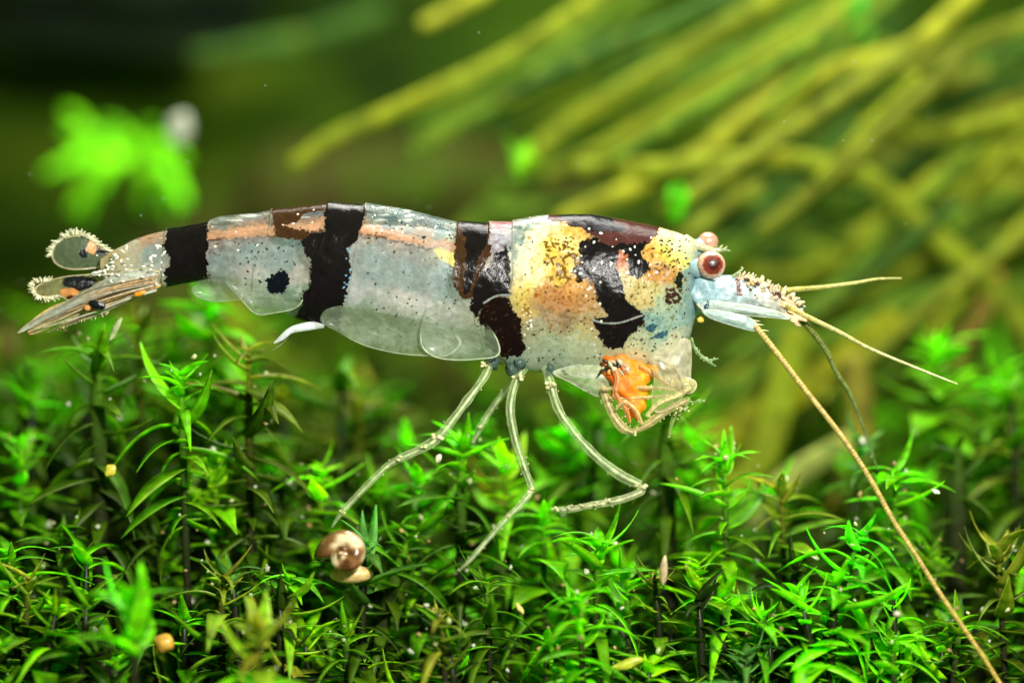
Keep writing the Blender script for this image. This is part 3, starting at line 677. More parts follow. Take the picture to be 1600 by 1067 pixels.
# glassy layer over the back: streaky
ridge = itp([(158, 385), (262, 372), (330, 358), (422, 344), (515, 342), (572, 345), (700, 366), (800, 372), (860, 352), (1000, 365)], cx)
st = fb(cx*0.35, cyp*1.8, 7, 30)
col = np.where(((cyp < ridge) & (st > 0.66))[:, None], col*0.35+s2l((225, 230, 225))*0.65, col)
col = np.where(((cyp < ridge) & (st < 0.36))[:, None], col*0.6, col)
def inpoly(poly, x, y):
    ins = np.zeros(len(x), bool); n = len(poly); j = n-1
    for i in range(n):
        xi, yi = poly[i]; xj, yj = poly[j]
        if yi != yj:
            c = ((yi > y) != (yj > y)) & (x < (xj-xi)*(y-yi)/(yj-yi)+xi); ins ^= c
        j = i
    return ins
bx_ = cx+(fb(cx, cyp, 11, 41)-0.5)*12+(vn(cx, cyp, 2.2, 42)-0.5)*4; by_ = cyp+(fb(cx, cyp, 11, 43)-0.5)*12+(vn(cx, cyp, 2.2, 44)-0.5)*4
BLK = s2l((20, 17, 18)); MAR = s2l((72, 40, 38)); BRN = s2l((58, 38, 22))
K = [
 ([(262, 340), (327, 330), (330, 385), (329, 430), (312, 440), (290, 460), (254, 460), (260, 428), (271, 410), (268, 398), (260, 388)], BLK),
 ([(425, 320), (516, 310), (514, 330), (476, 336), (474, 346), (448, 356), (508, 364), (510, 372), (480, 378), (432, 368)], BRN),
 ([(513, 310), (572, 310), (571, 345), (565, 367), (547, 395), (553, 435), (546, 460), (533, 497), (521, 530), (485, 530), (455, 500), (466, 487), (475, 470), (491, 440), (486, 405), (471, 382), (482, 370), (510, 362), (512, 342)], BLK),
 ([(417, 440), (425, 428), (450, 424), (458, 437), (448, 456), (428, 461)], s2l((15, 20, 30))),
 ([(718, 330), (764, 330), (766, 400), (752, 430), (738, 466), (722, 468), (714, 452), (709, 425), (711, 357)], BRN),
 ([(724, 345), (760, 345), (762, 380), (748, 400), (736, 455), (724, 460), (728, 420)], BLK),
 ([(770, 395), (795, 390), (799, 461), (775, 463), (756, 476), (747, 497), (736, 482), (740, 455), (750, 432), (770, 415)], BLK),
 ([(756, 474), (775, 466), (793, 467), (801, 490), (813, 505), (821, 532), (813, 556), (790, 559), (764, 548), (750, 500)], s2l((24, 14, 12))),
 ([(862, 320), (925, 320), (1034, 350), (1026, 368), (1015, 380), (990, 385), (945, 384), (912, 363), (888, 352), (855, 346)], MAR),
 ([(858, 320), (950, 330), (965, 352), (985, 362), (930, 366), (890, 350)], s2l((28, 26, 34))),
 ([(904, 377), (925, 375), (950, 384), (1012, 380), (1000, 398), (1010, 420), (997, 436), (978, 427), (981, 402), (967, 392), (962, 417), (967, 440), (975, 470), (995, 487), (1006, 492), (998, 507), (978, 524), (972, 546), (956, 546), (938, 535), (934, 518), (919, 499), (947, 497), (928, 465), (922, 437), (902, 441), (893, 430), (902, 410)], BLK),
 ([(1048, 437), (1055, 426), (1064, 430), (1068, 442), (1062, 451), (1050, 449)], s2l((20, 28, 20))),
]
for k, (poly, c) in enumerate(K):
    m = inpoly(poly, bx_, by_)
    v = 0.75+0.6*fb(cx, cyp, 12, 50+k)
    col = np.where(m[:, None], c[None, :]*v[:, None], col); alpha = np.where(m, 1.0, alpha)
    if k in (0, 2, 5, 6, 10):   # brown fringe where pigment thins
        m2 = inpoly(poly, bx_+(fb(cx, cyp, 5, 61)-.5)*14, by_+(fb(cx, cyp, 5, 62)-.5)*14) & ~m & (fb(cx, cyp, 4, 63) > .45)
        col = np.where(m2[:, None], BRN[None, :]*1.6, col)
GUT = [(322, 372), (400, 362), (470, 360), (515, 350), (572, 361), (640, 376), (716, 392)]
gy = itp(GUT, bx_); gh = 9+4*fb(cx, cyp, 20, 45); inb = np.zeros(len(cx), bool)
for k_ in (0, 1, 2, 4, 5): inb |= inpoly(K[k_][0], bx_, by_)
gm = (cx > 325) & (cx < 716) & ~inb
u_ = (by_-gy)/gh
gcol = s2l((205, 160, 128))[None, :]*(0.7+0.6*fb(cx*.5, cyp*2, 8, 46))[:, None]
m = gm & (u_ > -.75) & (u_ < .75); col = np.where(m[:, None], gcol, col)
m = gm & (u_ >= .62) & (u_ < 1.0+.5*(fb(cx, cyp, 12, 47)-.5)); col = np.where(m[:, None], s2l((95, 70, 52)), col)
# yellow patch before the second band
m = inpoly([(674, 392), (690, 390), (712, 397), (712, 418), (698, 412), (685, 402)], bx_, by_); col = np.where(m[:, None], s2l((235, 220, 120)), col)
# teal blots on the cheek
for poly in ([(1003, 512), (1012, 503), (1027, 506), (1022, 516), (1010, 520)], [(1018, 525), (1030, 518), (1044, 519), (1036, 527), (1022, 531)]):
    m = inpoly(poly, bx_, by_); col = np.where(m[:, None], s2l((60, 100, 115)), col)
# plate edges: pale hairlines
ek = (edge > .45).ravel() & (np.asarray(fb(cx, cyp, 9, 77)) > .30) & (alpha < 1)
col = np.where(ek[:, None], col*0.65+s2l((190, 180, 150))*0.35, col)
# pale line under the wedge on the cheek
for pl_ in ([(924, 500), (940, 505), (965, 505), (990, 497), (1004, 492)], [(757, 474), (775, 464), (797, 462)]):
    q = smooth_poly(pl_, 60)
    m = np.zeros(len(cx), bool)
    sel = np.where((cx > 745) & (cx < 1010) & (cyp > 455) & (cyp < 515))[0]
    dd = np.min((cx[sel][:, None]-q[None, :, 0])**2+(cyp[sel][:, None]-q[None, :, 1])**2, 1)
    m[sel] = dd < 1.3**2
    col = np.where(m[:, None], s2l((150, 155, 150)), col)
# chromatophore dots
def dots(n, x0, x1, y0, y1, rmin, rmax, c, el=0.5, seed=0):
    global col, alpha
    rr = np.random.RandomState(seed)
    for _ in range(n):
        a = rr.uniform(x0, x1); b = rr.uniform(y0, y1); rad = rr.uniform(rmin, rmax); ang = rr.uniform(0, math.pi); e = 1+rr.uniform(0, el)*1.5
        i0 = np.searchsorted(xs, a-8); i1 = np.searchsorted(xs, a+8)
        s = slice(i0*NT, i1*NT); dx = cx[s]-a; dy = cyp[s]-b
        if len(dx) == 0: continue
        u = dx*math.cos(ang)+dy*math.sin(ang); v = -dx*math.sin(ang)+dy*math.cos(ang)
        m = (u/e)**2+v**2 < rad**2
        col[s] = np.where(m[:, None], c, col[s]); alpha[s] = np.where(m, 1, alpha[s])
DB = s2l((40, 38, 30))
dots(95, 575, 720, 370, 550, 0.7, 1.5, DB, seed=1)
dots(45, 335, 470, 380, 450, 0.9, 1.7, DB, seed=2)
dots(30, 580, 710, 330, 380, .9, 1.6, DB, seed=12)
dots(170, 802, 960, 370, 580, .7, 1.5, s2l((55, 38, 20)), seed=3)
dots(60, 850, 905, 380, 440, 1.2, 2.2, s2l((110, 75, 15)), el=1.6, seed=4)
dots(110, 980, 1075, 440, 560, .7, 1.5, s2l((35, 38, 30)), seed=5)
dots(60, 1015, 1075, 375, 440, .8, 1.6, s2l((60, 50, 15)), el=1.2, seed=6)
dots(40, 1038, 1062, 452, 475, 1.2, 2.8, s2l((60, 35, 30)), seed=7)
dots(50, 745, 800, 475, 555, .8, 1.4, s2l((60, 40, 30)), seed=8)
# small white flecks dotted over back, head and tail
WH = s2l((245, 245, 235))
dots(34, 880, 1030, 350, 440, .8, 1.7, WH, seed=9)
dots(14, 905, 945, 440, 560, .8, 1.6, WH, seed=10)
dots(22, 575, 715, 325, 372, .8, 1.4, WH, seed=11)
dots(10, 330, 500, 330, 420, .7, 1.4, WH, seed=13)
dots(14, 180, 260, 380, 440, 1.2, 2.4, WH, el=1.5, seed=14)
dots(12, 815, 830, 480, 560, 1.0, 1.8, WH, seed=15)
dots(14, 540, 560, 390, 470, .8, 1.6, s2l((120, 160, 190)), el=1, seed=16)
col = col*np.interp(cx, [330, 700, 820], [.98, .98, .88])[:, None]*np.array([1, 1, .93])
alpha = np.where((alpha < 1) & (cx > 1050), alpha-.3*np.clip((cx-1050)/40, 0, 1), alpha)
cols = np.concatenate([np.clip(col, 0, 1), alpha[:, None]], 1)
Vb = Vb-SL
idx = np.arange(NX*NT).reshape(NX, NT)
a = idx[:-1, :]; b = idx[1:, :]
quads = np.stack([a, np.roll(a, -1, 1), np.roll(b, -1, 1), b], -1).reshape(-1, 4)
me = bpy.data.meshes.new('body')
nv = len(Vb)
capc = [Vb[:NT].mean(0), Vb[-NT:].mean(0)]
Vall = np.concatenate([Vb, np.array(capc)]); Call = np.concatenate([cols, cols[[0]], cols[[-1]]])
tri = [(nv, (k+1) % NT, k) for k in range(NT)]+[(nv+1, nv-NT+k, nv-NT+(k+1) % NT) for k in range(NT)]
me.vertices.add(len(Vall)); me.vertices.foreach_set('co', Vall.astype(np.float32).ravel())
nl_ = quads.size+len(tri)*3
me.loops.add(nl_); me.loops.foreach_set('vertex_index', np.r_[quads.ravel(), np.array(tri).ravel()].astype(np.int32))
me.polygons.add(len(quads)+len(tri))
me.polygons.foreach_set('loop_start', np.r_[np.arange(len(quads))*4, quads.size+np.arange(len(tri))*3].astype(np.int32))
me.update(calc_edges=True); me.validate()
at = me.color_attributes.new('Col', 'FLOAT_COLOR', 'POINT'); at.data.foreach_set('color', Call.astype(np.float32).ravel())
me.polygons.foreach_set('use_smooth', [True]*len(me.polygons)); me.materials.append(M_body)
body = bpy.data.objects.new('body', me); COL.objects.link(body); body.parent = SH

# --- muscle seen through the glassy abdomen
mu = MB()
def mcf(t, an):
    s_ = float(fb(t*60+math.sin(an)*6, math.sin(an)*9-t*20, 2.2, 33)); seg = abs(math.sin(t*math.pi*5.2+math.sin(an)*.5))
    g = np.array(lin(205, 220, 222))*(.45+.75*s_)*(.75+.25*min(1, seg*3)); 
    return (*np.clip(g, 0, 1), .8)
mu.add(*tube([P(250, 408, 0), P(330, 400, 0), P(420, 402, 0), P(520, 412, 0), P(620, 424, 0), P(710, 440, 0), P(790, 450, 0)], [.20, .33, .47, .62, .72, .78, .6], ns=40, n=130, cfn=mcf, flat=.42))
part('muscle', (mu.V, mu.F, mu.C), M_thin)
gt = MB(); gt.add(*tube([P(322, 372, -.12), P(400, 362, -.14), P(470, 360, -.15), P(515, 352, -.15), P(572, 362, -.16), P(640, 377, -.16), P(716, 393, -.15)], [.05, .07, .07, .07, .08, .08, .08], ns=12, n=90, cfn=lambda t, a: (*[lin(205, 150, 115)[i]*(.5+.9*float(vn(t*40, 3, 1))) for i in range(3)], .95)))
part('gut', (gt.V, gt.F, gt.C), M_thin)
# --- translucent lower side plates of the abdomen (near and far side)
CL = (*lin(150, 170, 135), .30); RM = (*lin(200, 210, 175), .8)
def plt(name, out, y0, **kw):
    part(name, plate(out, y0, **kw), M_thin)
for (out, yo) in (
 ([(305, 462), (300, 450), (315, 438), (360, 440), (380, 464), (350, 471), (325, 470)], .20),
 ([(352, 440), (372, 432), (470, 440), (475, 465), (462, 482), (432, 489), (400, 491), (376, 468)], .36),
 ([(500, 500), (530, 478), (660, 490), (720, 530), (700, 556), (660, 556), (625, 553), (590, 546), (562, 537), (530, 520)], .44),
 ([(672, 474), (700, 466), (745, 490), (775, 525), (780, 555), (745, 562), (707, 563), (676, 557), (657, 537), (659, 500)], .52)):
    for sgn in (-1, 1):
        plt('side_plate', out, sgn*yo, bulge=.07*-sgn*-1, rimtop=False, col=CL, rim=RM, rw=.05, cfn=lambda x, y, r_: (CL[0], CL[1], CL[2], .03+.24*float(fb(x, y, 14, 4))))
# small white swimming leg
sw = MB(); sw.add(*tube([P(505, 508, -.1), P(480, 510, -.2), P(455, 516, -.25), P(440, 528, -.25), P(428, 536, -.25)], [.05, .07, .055, .045, .01], ns=10, col=(*lin(215, 225, 220), .85), flat=.5))
sw.add(*tube([P(470, 512, -.05), P(455, 520, -.1), P(436, 540, -.1), P(425, 548, -.1)], [.04, .035, .02, .006], ns=8, col=(*lin(130, 150, 90), .7), flat=.5))
part('swimming_leg', (sw.V, sw.F, sw.C), M_thin)

# --- tail fan
def bristles(name, pts, y, ln, rad, col, seed, out_dir=None, parent=None):
    r = random.Random(seed); mbx = MB(); q = smooth_poly(pts, 4*len(pts)*3)
    cc = q.mean(0)
    for k in range(0, len(q)-1, 1):
        p = q[k]; d = (p-cc) if out_dir is None else np.array(out_dir, float)
        d = d/(np.linalg.norm(d)+1e-6); l = ln*r.uniform(.5, 1.2); w_ = r.uniform(-.3, .3)
        e = p+np.array([d[0]-w_*d[1], d[1]+w_*d[0]])*l
        yy = y+r.uniform(-.05, .05)
        mbx.add(*tube([P(p[0], p[1], yy), P((p[0]+e[0])/2, (p[1]+e[1])/2, yy), P(e[0], e[1], yy+r.uniform(-.04, .04))], [rad, rad*1.1, rad*.6], ns=5, n=4, col=col))
    part(name, (mbx.V, mbx.F, mbx.C), M_limb, kind='stuff', parent=parent)
TAN = lin(222, 200, 158); TG = lin(170, 165, 115)
def uro(x, y, r_):
    v = .7+.6*float(fb(x*1.2+y*2, y*.5-x*.2, 9, 88)); return (TG[0]*v, TG[1]*v, TG[2]*v, .22+.3*float(vn(x, y, 8)))
def spots(cf, lst):
    def f(x, y, r_):
        c = cf(x, y, r_)
        for (a, b, ra, rb, col_) in lst:
            if ((x-a)/ra)**2+((y-b)/rb)**2 < 1+.7*(float(vn(x, y, 5, 3))-.5): c = (*col_, 1)
        return c
    return f
BK = tuple(float(v) for v in s2l((16, 18, 26))); ORG = lin(220, 150, 85)
part('tail_fan_blade', plate([(182, 398), (160, 388), (140, 372), (116, 368), (92, 376), (80, 394), (86, 412), (108, 421), (140, 420), (170, 414)], .12, bulge=.06, rings=12, n=70, rw=.08,
     col=CL, rim=(*lin(215, 200, 150), 1), cfn=spots(lambda x, y, r_: (*lin(150, 165, 135), .15), [(158, 390, 17, 11, BK), (131, 396, 9, 8, BK), (143, 385, 8, 13, ORG)])), M_thin)
bristles('bristle', [(168, 392), (150, 380), (134, 371), (116, 367), (98, 374), (84, 386), (81, 400)], .1, 10, .013, (*lin(225, 225, 185), .9), 3)
part('tail_fan_blade', plate([(165, 425), (140, 428), (100, 432), (70, 440), (54, 450), (58, 463), (90, 462), (110, 470), (140, 458), (165, 445)], .02, bulge=.06, rings=12, n=70, rw=.09,
     rim=(*lin(210, 195, 150), 1), cfn=spots(uro, [(123, 442, 27, 12, BK), (108, 457, 14, 7, ORG), (113, 466, 10, 5, lin(70, 30, 20))])), M_thin)
bristles('bristle', [(88, 462), (72, 464), (58, 460), (53, 450), (58, 442), (78, 440)], 0, 9, .014, (*lin(225, 220, 180), 1), 4)
part('tail_fan_blade', plate([(252, 446), (225, 440), (190, 448), (150, 458), (105, 470), (75, 482), (50, 500), (44, 512), (80, 500), (120, 490), (165, 478), (215, 462)], -.10, bulge=.06, rings=12, n=84, rw=.10,
     rim=(*lin(225, 185, 110), .95), cfn=lambda x, y, r_: (*[TAN[i]*(.25+1.5*float(fb(x*.45+y*.25, y*2.4+x*1.1, 7, 90))) for i in range(3)], .12+.55*float(vn(x*.45, y*2.4+x*1.1, 6, 9)))), M_thin)
part('tail_fan_blade', plate([(232, 452), (215, 466), (180, 480), (135, 492), (100, 503), (60, 520), (44, 523), (48, 512), (90, 492), (130, 476), (180, 460), (215, 452)], -.2, bulge=.05, rings=12, n=84, rw=.08,
     rim=(*lin(220, 180, 110), .95), cfn=spots(lambda x, y, r_: (*[TAN[i]*(.3+1.5*float(fb(x*.45+y*.25, y*2.4+x*1.1, 7, 93))) for i in range(3)], .12+.5*float(vn(x*.45, y*2.4+x*1.1, 6, 8))), [(151, 476, 13, 7, BK), (133, 479, 7, 5, lin(60, 35, 25)), (140, 482, 8, 5, ORG), (218, 458, 12, 5, lin(225, 150, 40))])), M_thin)
part('telson', plate([(250, 425), (215, 420), (180, 428), (140, 450), (90, 478), (50, 500), (27, 521), (60, 508), (110, 486), (160, 462), (220, 446)], -.28, bulge=.10, rings=12, n=84, rw=.06,
     rim=(*lin(190, 180, 140), .9), cfn=lambda x, y, r_: (*[lin(200, 205, 190)[i]*(.45+1.1*float(fb(x*.4+y*.2, y*2+x*.9, 8, 95))) for i in range(3)], .10+.45*float(vn(x*.4, y*2+x*.9, 6, 7)))), M_thin)
bristles('bristle', [(170, 486), (140, 494), (125, 497), (108, 504), (90, 512)], -.2, 7, .015, (*lin(190, 180, 120), .9), 5, out_dir=(-.3, 1))
bristles('bristle', [(182, 398), (170, 420), (150, 428), (210, 430), (235, 440), (245, 425)], -.25, 6, .022, (*lin(235, 235, 215), 1), 6, out_dir=(-1, .2))

ry = MB(); r = random.Random(12)
for k in range(22):
    f = k/21; a = (244+r.uniform(-4, 4), 432+22*f); grp = r.random()
    e = (28+f*24+r.uniform(0, 60)*abs(f-.4), 520-abs(f-.5)*6+r.uniform(-14, 4)) if grp < .75 else (90+r.uniform(0, 40), 480+16*f)
    mid = ((a[0]+e[0])/2+r.uniform(-6, 6), (a[1]+e[1])/2-6+14*(f-.5)+r.uniform(-3, 3)); y = -.40+.15*r.random()
    c = r.choice([lin(235, 215, 175), lin(225, 180, 120), lin(240, 235, 215), lin(150, 130, 95), lin(210, 205, 180)])
    ry.add(*tube([P(*a, y+.05), P((a[0]+mid[0])/2, (a[1]+mid[1])/2-2, y-.02), P(*mid, y), P((e[0]+mid[0])/2, (e[1]+mid[1])/2+1, y+.05), P(*e, y+.1)], [.018, .016, .015, .012, .004], ns=6, n=26, col=(*c, .4)))
ry.add(*blob(P(152, 476, -.48), (.13, .03, .065), 16, 10, (*BK, 1), rot=Matrix.Rotation(.25, 3, 'Y'), lump=.2)); ry.add(*blob(P(137, 481, -.46), (.05, .03, .045), 12, 8, (*ORG, 1), lump=.3)); ry.add(*blob(P(218, 459, -.48), (.11, .025, .035), 12, 8, (*lin(230, 150, 40), 1), rot=Matrix.Rotation(-.3, 3, 'Y')))
part('fin_ray', (ry.V, ry.F, ry.C), M_limb, kind='stuff')
cr = MB()
for k in range(26):
    x = r.uniform(150, 258); yv = 398+(x-150)*.12+r.uniform(-8, 44); s_ = r.uniform(.010, .018)
    if yv < 372+(212-x)*.35 or yv > 450: continue
    cr.add(*blob(P(x, yv, -.34-.1*(x-150)/110), (s_*2.2, s_*.8, s_), 6, 4, (*lin(240, 240, 228), 1), rot=Matrix.Rotation(r.uniform(-.3, .9), 3, 'Y'), lump=.3))
part('shell_fleck', (cr.V, cr.F, cr.C), M_limb, kind='stuff')
# --- eyes
def eye(px, py, y, r_, look, dark):
    L_ = Vector(look).normalized()
    pink = np.array(lin(225, 165, 138)); pale = np.array(lin(235, 200, 175)); drk = np.array(lin(95, 30, 22)); red = np.array(lin(160, 72, 50))
    def cf(d):
        a = math.degrees(math.acos(max(-1, min(1, d.dot(L_)))))
        n = float(vn(d.x*6, d.z*6+d.y*3, 1))
        if a < 18+8*n: c = drk*.5
        elif a < 40+6*n: c = drk*(1-n*.6)+red*n*.6 if dark else pink*.8
        elif a < 50: c = red*.5+pink*.5
        elif a < 70: c = pale*.6+pink*.4
        else: c = pink*.8
        return (*np.clip(c, 0, 1), 1)
    o = part('eye', blob(P(px, py, y), (r_, r_*.95, r_*.98), 48, 32, cfn=cf), M_eye)
    return o
e1 = eye(1111, 414, -.42, .222, (.1, -1, .02), True)
e2 = eye(1106, 379, .30, .165, (.3, .8, .4), False); e2['label'] = 'pale orange far eye above the beak'
for (a_, b_, yy) in (((1080, 422), (1102, 416), -.32), ((1085, 392), (1100, 383), .25)):
    part('eye_stalk', tube([P(*a_, yy+.15*(-1 if yy > 0 else 1)), P((a_[0]+b_[0])/2, (a_[1]+b_[1])/2, yy), P(*b_, yy)], [.12, .15, .13], ns=14, col=(*lin(150, 185, 190), .9)), M_thin)
part('rostrum', tube([P(1070, 372, 0), P(1090, 384, 0), P(1112, 391, 0), P(1128, 391, 0), P(1142, 392, 0)], [.07, .065, .05, .035, .008], ns=10, cfn=lambda t, a: (*(np.array(lin(200, 190, 150))*(1-t)+np.array(lin(120, 140, 80))*t), .95), flat=.6), M_thin)
rs = MB()
for q in ((1115, 387), (1124, 386), (1131, 388)): rs.add(*tube([P(q[0], q[1]+3, 0), P(q[0]+3, q[1]-1, 0), P(q[0]+6, q[1]-3, 0)], [.025, .018, .004], ns=6, n=4, col=(*lin(150, 160, 100), .95)))
part('rostrum_teeth', (rs.V, rs.F, rs.C), M_limb)

part('face', blob(P(1096, 456, -.05), (.30, .36, .36), 36, 24, lump=.12, cfn=lambda d: (*np.clip(np.array(lin(165, 200, 208))*(.55+.8*float(fb(d.x*20+40, d.z*20+d.y*9+40, 6, 66))), 0, 1), .75)), M_thin)
# --- feeler bases
def pcol(x, y, r_):
    c = np.array(lin(180, 205, 212)); n = float(fb(x*1.5, y*1.5, 9, 55)); t = min(1, max(0, (x-1150)/90))
    c = (c*(1-t)+np.array(lin(200, 190, 160))*t)*(.65+.7*n)
    if abs(x-1155-(y-455)*.1) < 4 and 432 < y < 462: c = np.array(lin(110, 60, 60))
    if n > .68: c = c*1.25
    return (*np.clip(c, 0, 1), .45+.5*n)
part('feeler_base', plate([(1086, 436), (1112, 431), (1145, 430), (1172, 434), (1200, 442), (1222, 458), (1246, 484), (1236, 498), (1200, 490), (1150, 488), (1110, 482), (1085, 470)], -.12, bulge=.22, th=.06, rings=16, n=96, rw=.04,
     rim=(*lin(190, 200, 190), .9), cfn=pcol), M_thin)
part('feeler_base', plate([(1086, 440), (1145, 430), (1172, 434), (1200, 442), (1222, 458), (1246, 484), (1236, 498), (1150, 488), (1085, 470)], .18, bulge=-.16, th=.06, rings=16, n=96, rw=.04,
     rim=(*lin(190, 200, 190), .9), cfn=pcol), M_thin)
gr = MB(); r = random.Random(8)
for k in range(150):
    t = r.random()**.7; x = 1160+90*t+r.uniform(-8, 8); yc = 446+40*t**1.3
    yv = yc+r.uniform(-14, 14)*(1.1-t*.4); c = r.choice([lin(235, 220, 175), lin(215, 180, 120), lin(190, 200, 190), lin(205, 160, 110), lin(90, 60, 40)])
    s_ = r.uniform(.014, .032)
    gr.add(*blob(P(x, yv, -.34+.2*t+r.uniform(-.05, .05)), (s_*1.5, s_, s_), 6, 4, (*c, 1), rot=Matrix.Rotation(r.random()*3, 3, 'Y')))
for k in range(46):
    t = r.random(); x = 1150+100*t; yc = 434+42*t**1.6
    dx = r.uniform(2, 8); dy = -r.uniform(5, 11)
    if t > .75: dx += 5; dy += 5
    c = r.choice([lin(235, 225, 190), lin(225, 200, 150)])
    gr.add(*tube([P(x, yc+3, -.2), P(x+dx*.5, yc+dy*.5, -.22), P(x+dx, yc+dy, -.24)], [.024, .02, .012], ns=5, n=4, col=(*c, 1)))
for k in range(26):
    x = r.uniform(1215, 1250); yv = 470+(x-1215)*.75+r.uniform(-12, 16); l = r.uniform(8, 16)
    gr.add(*tube([P(x, yv, -.25), P(x+l*.5, yv+l*.2, -.26), P(x+l, yv+l*.45, -.26)], [.022, .026, .02], ns=6, n=4, col=(*lin(235, 200, 150), 1)))
part('bristle', (gr.V, gr.F, gr.C), M_limb, kind='stuff')
part('feeler_scale', plate([(1088, 470), (1120, 470), (1170, 476), (1215, 486), (1236, 499), (1205, 497), (1150, 492), (1100, 486)], -.34, bulge=.06, th=.03, rings=10, n=64, rw=.10,
     rim=(*lin(225, 225, 190), .95), cfn=lambda x, y, r_: (*[lin(170, 190, 175)[i]*(.5+float(fb(x*.2, y*3, 6, 57))) for i in range(3)], .75)), M_thin)
part('feeler_scale', plate([(1096, 484), (1125, 485), (1160, 492), (1178, 500), (1190, 518), (1172, 517), (1140, 508), (1108, 497)], -.46, bulge=.06, th=.05, rings=10, n=64, rw=.09,
     rim=(*lin(205, 205, 180), .95), cfn=lambda x, y, r_: (*[lin(165, 190, 180)[i]*(.6+.8*float(fb(x*.6, y*2, 7, 58))) for i in range(3)], .85)), M_thin)
sp = MB()
for (a_, b_) in (((1168, 500), (1188, 502)), ((1182, 515), (1202, 517)), ((1176, 506), (1194, 508))):
    sp.add(*tube([P(*a_, -.46), P((a_[0]+b_[0])/2, (a_[1]+b_[1])/2, -.48), P(*b_, -.5)], [.02, .014, .003], ns=5, n=5, col=(*lin(210, 205, 160), 1)))
part('spine', (sp.V, sp.F, sp.C), M_limb)
part('cheek_blot', blob(P(1103, 482, -.38), (.035, .03, .11), 12, 8, (*lin(35, 70, 95), 1), lump=.3, rot=Matrix.Rotation(.3, 3, 'Y')), M_thin)
part('cheek_fleck', blob(P(1094, 500, -.36), (.055, .03, .045), 10, 6, (*lin(235, 195, 80), 1), lump=.4), M_thin)

# --- feelers: ringed threads
def feeler(pts, y0, y1, r0, r1, c0, c1, beads, depth=.08, a=.9):
    n = len(pts); pp = [P(q[0], q[1], y0+(y1-y0)*i/(n-1)) for i, q in enumerate(pts)]
    rr = [r0+(r1-r0)*i/(n-1) for i in range(n)]
    c0 = np.array(c0); c1 = np.array(c1)
    def cf(t, an):
        k = .5+.5*math.sin(t*beads*2*math.pi)
        c = (c0*(1-t)+c1*t)*(.85+.3*k)
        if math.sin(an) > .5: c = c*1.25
        return (*np.clip(c, 0, 1), a)
    return part('feeler', tube(pp, rr, ns=8, n=int(beads*4), cfn=cf, rfn=lambda l, T: 1+depth*math.sin(l/T*beads*2*math.pi)), M_limb)
feeler([(1180, 510), (1200, 534), (1225, 566), (1251, 600), (1316, 683), (1360, 749), (1395, 812), (1430, 866), (1474, 935), (1531, 1018), (1570, 1080)], -.5, -1.1, .048, .034, lin(190, 165, 95), lin(190, 160, 75), 120)
feeler([(1228, 478), (1255, 492), (1311, 519), (1360, 545), (1442, 579), (1496, 600)], -.25, -.35, .052, .012, lin(180, 165, 85), lin(205, 205, 150), 70, .12)
feeler([(1240, 488), (1262, 510), (1289, 545), (1307, 582), (1326, 612), (1345, 657), (1362, 705), (1371, 735)], -.15, .5, .058, .012, lin(110, 115, 45), lin(110, 135, 80), 60, .12, .8)
feeler([(1222, 455), (1250, 452), (1285, 449), (1337, 442), (1372, 436), (1409, 435)], .1, .3, .05, .01, lin(175, 165, 80), lin(190, 190, 110), 50, .12, .9)
part('feeler', tube([P(1145, 432, -.2), P(1154, 426, -.22), P(1160, 420, -.22), P(1158, 417, -.22)], [.03, .025, .02, .008], ns=6, col=(*lin(150, 170, 120), .9)), M_limb)

# --- walking legs: clear tubes with a paler core and jointed knees
LGc = np.array(lin(185, 202, 145)); LGj = np.array(lin(225, 215, 160))
def leg(pts, rad, ys, joints, name='walking_leg', c=LGc, al=.16, label=None, parent=None):
    n = len(pts); pp = [P(q[0], q[1], y) for q, y in zip(pts, ys)]
    m = MB(); c = np.array(c)
    sd = pts[0][0]
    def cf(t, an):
        k = .75+.5*float(vn(t*30, sd+an*1.2, 1.0)); e = abs(math.sin(an))**6; return (*np.clip(c*k*(1.0+.7*e), 0, 1), min(1, al*.5+.14*float(vn(t*18, sd, 1))+.4*e))  # side edges painted brighter and denser, imitating a bright glassy rim
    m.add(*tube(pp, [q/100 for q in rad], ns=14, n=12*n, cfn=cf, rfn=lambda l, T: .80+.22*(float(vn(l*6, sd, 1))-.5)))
    m.add(*tube([p+Vector((.01, -.005, 0)) for p in pp], [q/100*.28 for q in rad], ns=8, n=10*n, cfn=lambda t, an: (*np.clip(c*1.25*(.7+.6*float(vn(t*22, sd+5, 1))), 0, 1), .8)))
    r = random.Random(int(sd))
    for (jx, jy, jr, jyy) in joints:
        for k in range(5):
            m.add(*blob(P(jx+r.uniform(-1, 1)*jr, jy+r.uniform(-1, 1)*jr*.6, jyy+r.uniform(-.06, .02)), (jr/100*.5, jr/100*.4, jr/100*.36), 8, 6, (*np.clip(LGj*r.uniform(.75, 1.2), 0, 1), .95), lump=.3))
    for k in range(6):   # little hairs and grains along the edge
        i = r.randrange(n-1); f = r.random(); p = pp[i].lerp(pp[i+1], f); d = (pp[i+1]-pp[i]).normalized(); nrm = Vector((-d.z, 0, d.x))*(1 if r.random() < .5 else -1)
        rr_ = (rad[i]*(1-f)+rad[i+1]*f)/100
        m.add(*blob(p+nrm*rr_, (.012, .012, .012), 6, 4, (*lin(225, 220, 170), 1)))
    return part(name, (m.V, m.F, m.C), M_limb, label=label, parent=parent)
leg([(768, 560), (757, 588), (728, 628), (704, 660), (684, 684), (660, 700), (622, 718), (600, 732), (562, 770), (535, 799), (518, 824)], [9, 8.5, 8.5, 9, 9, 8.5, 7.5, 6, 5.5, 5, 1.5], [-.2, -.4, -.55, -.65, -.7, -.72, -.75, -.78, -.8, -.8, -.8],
    [(684, 684, 8, -.75), (662, 698, 5, -.78), (622, 716, 5, -.8), (535, 799, 4, -.82), (759, 570, 6, -.4)])
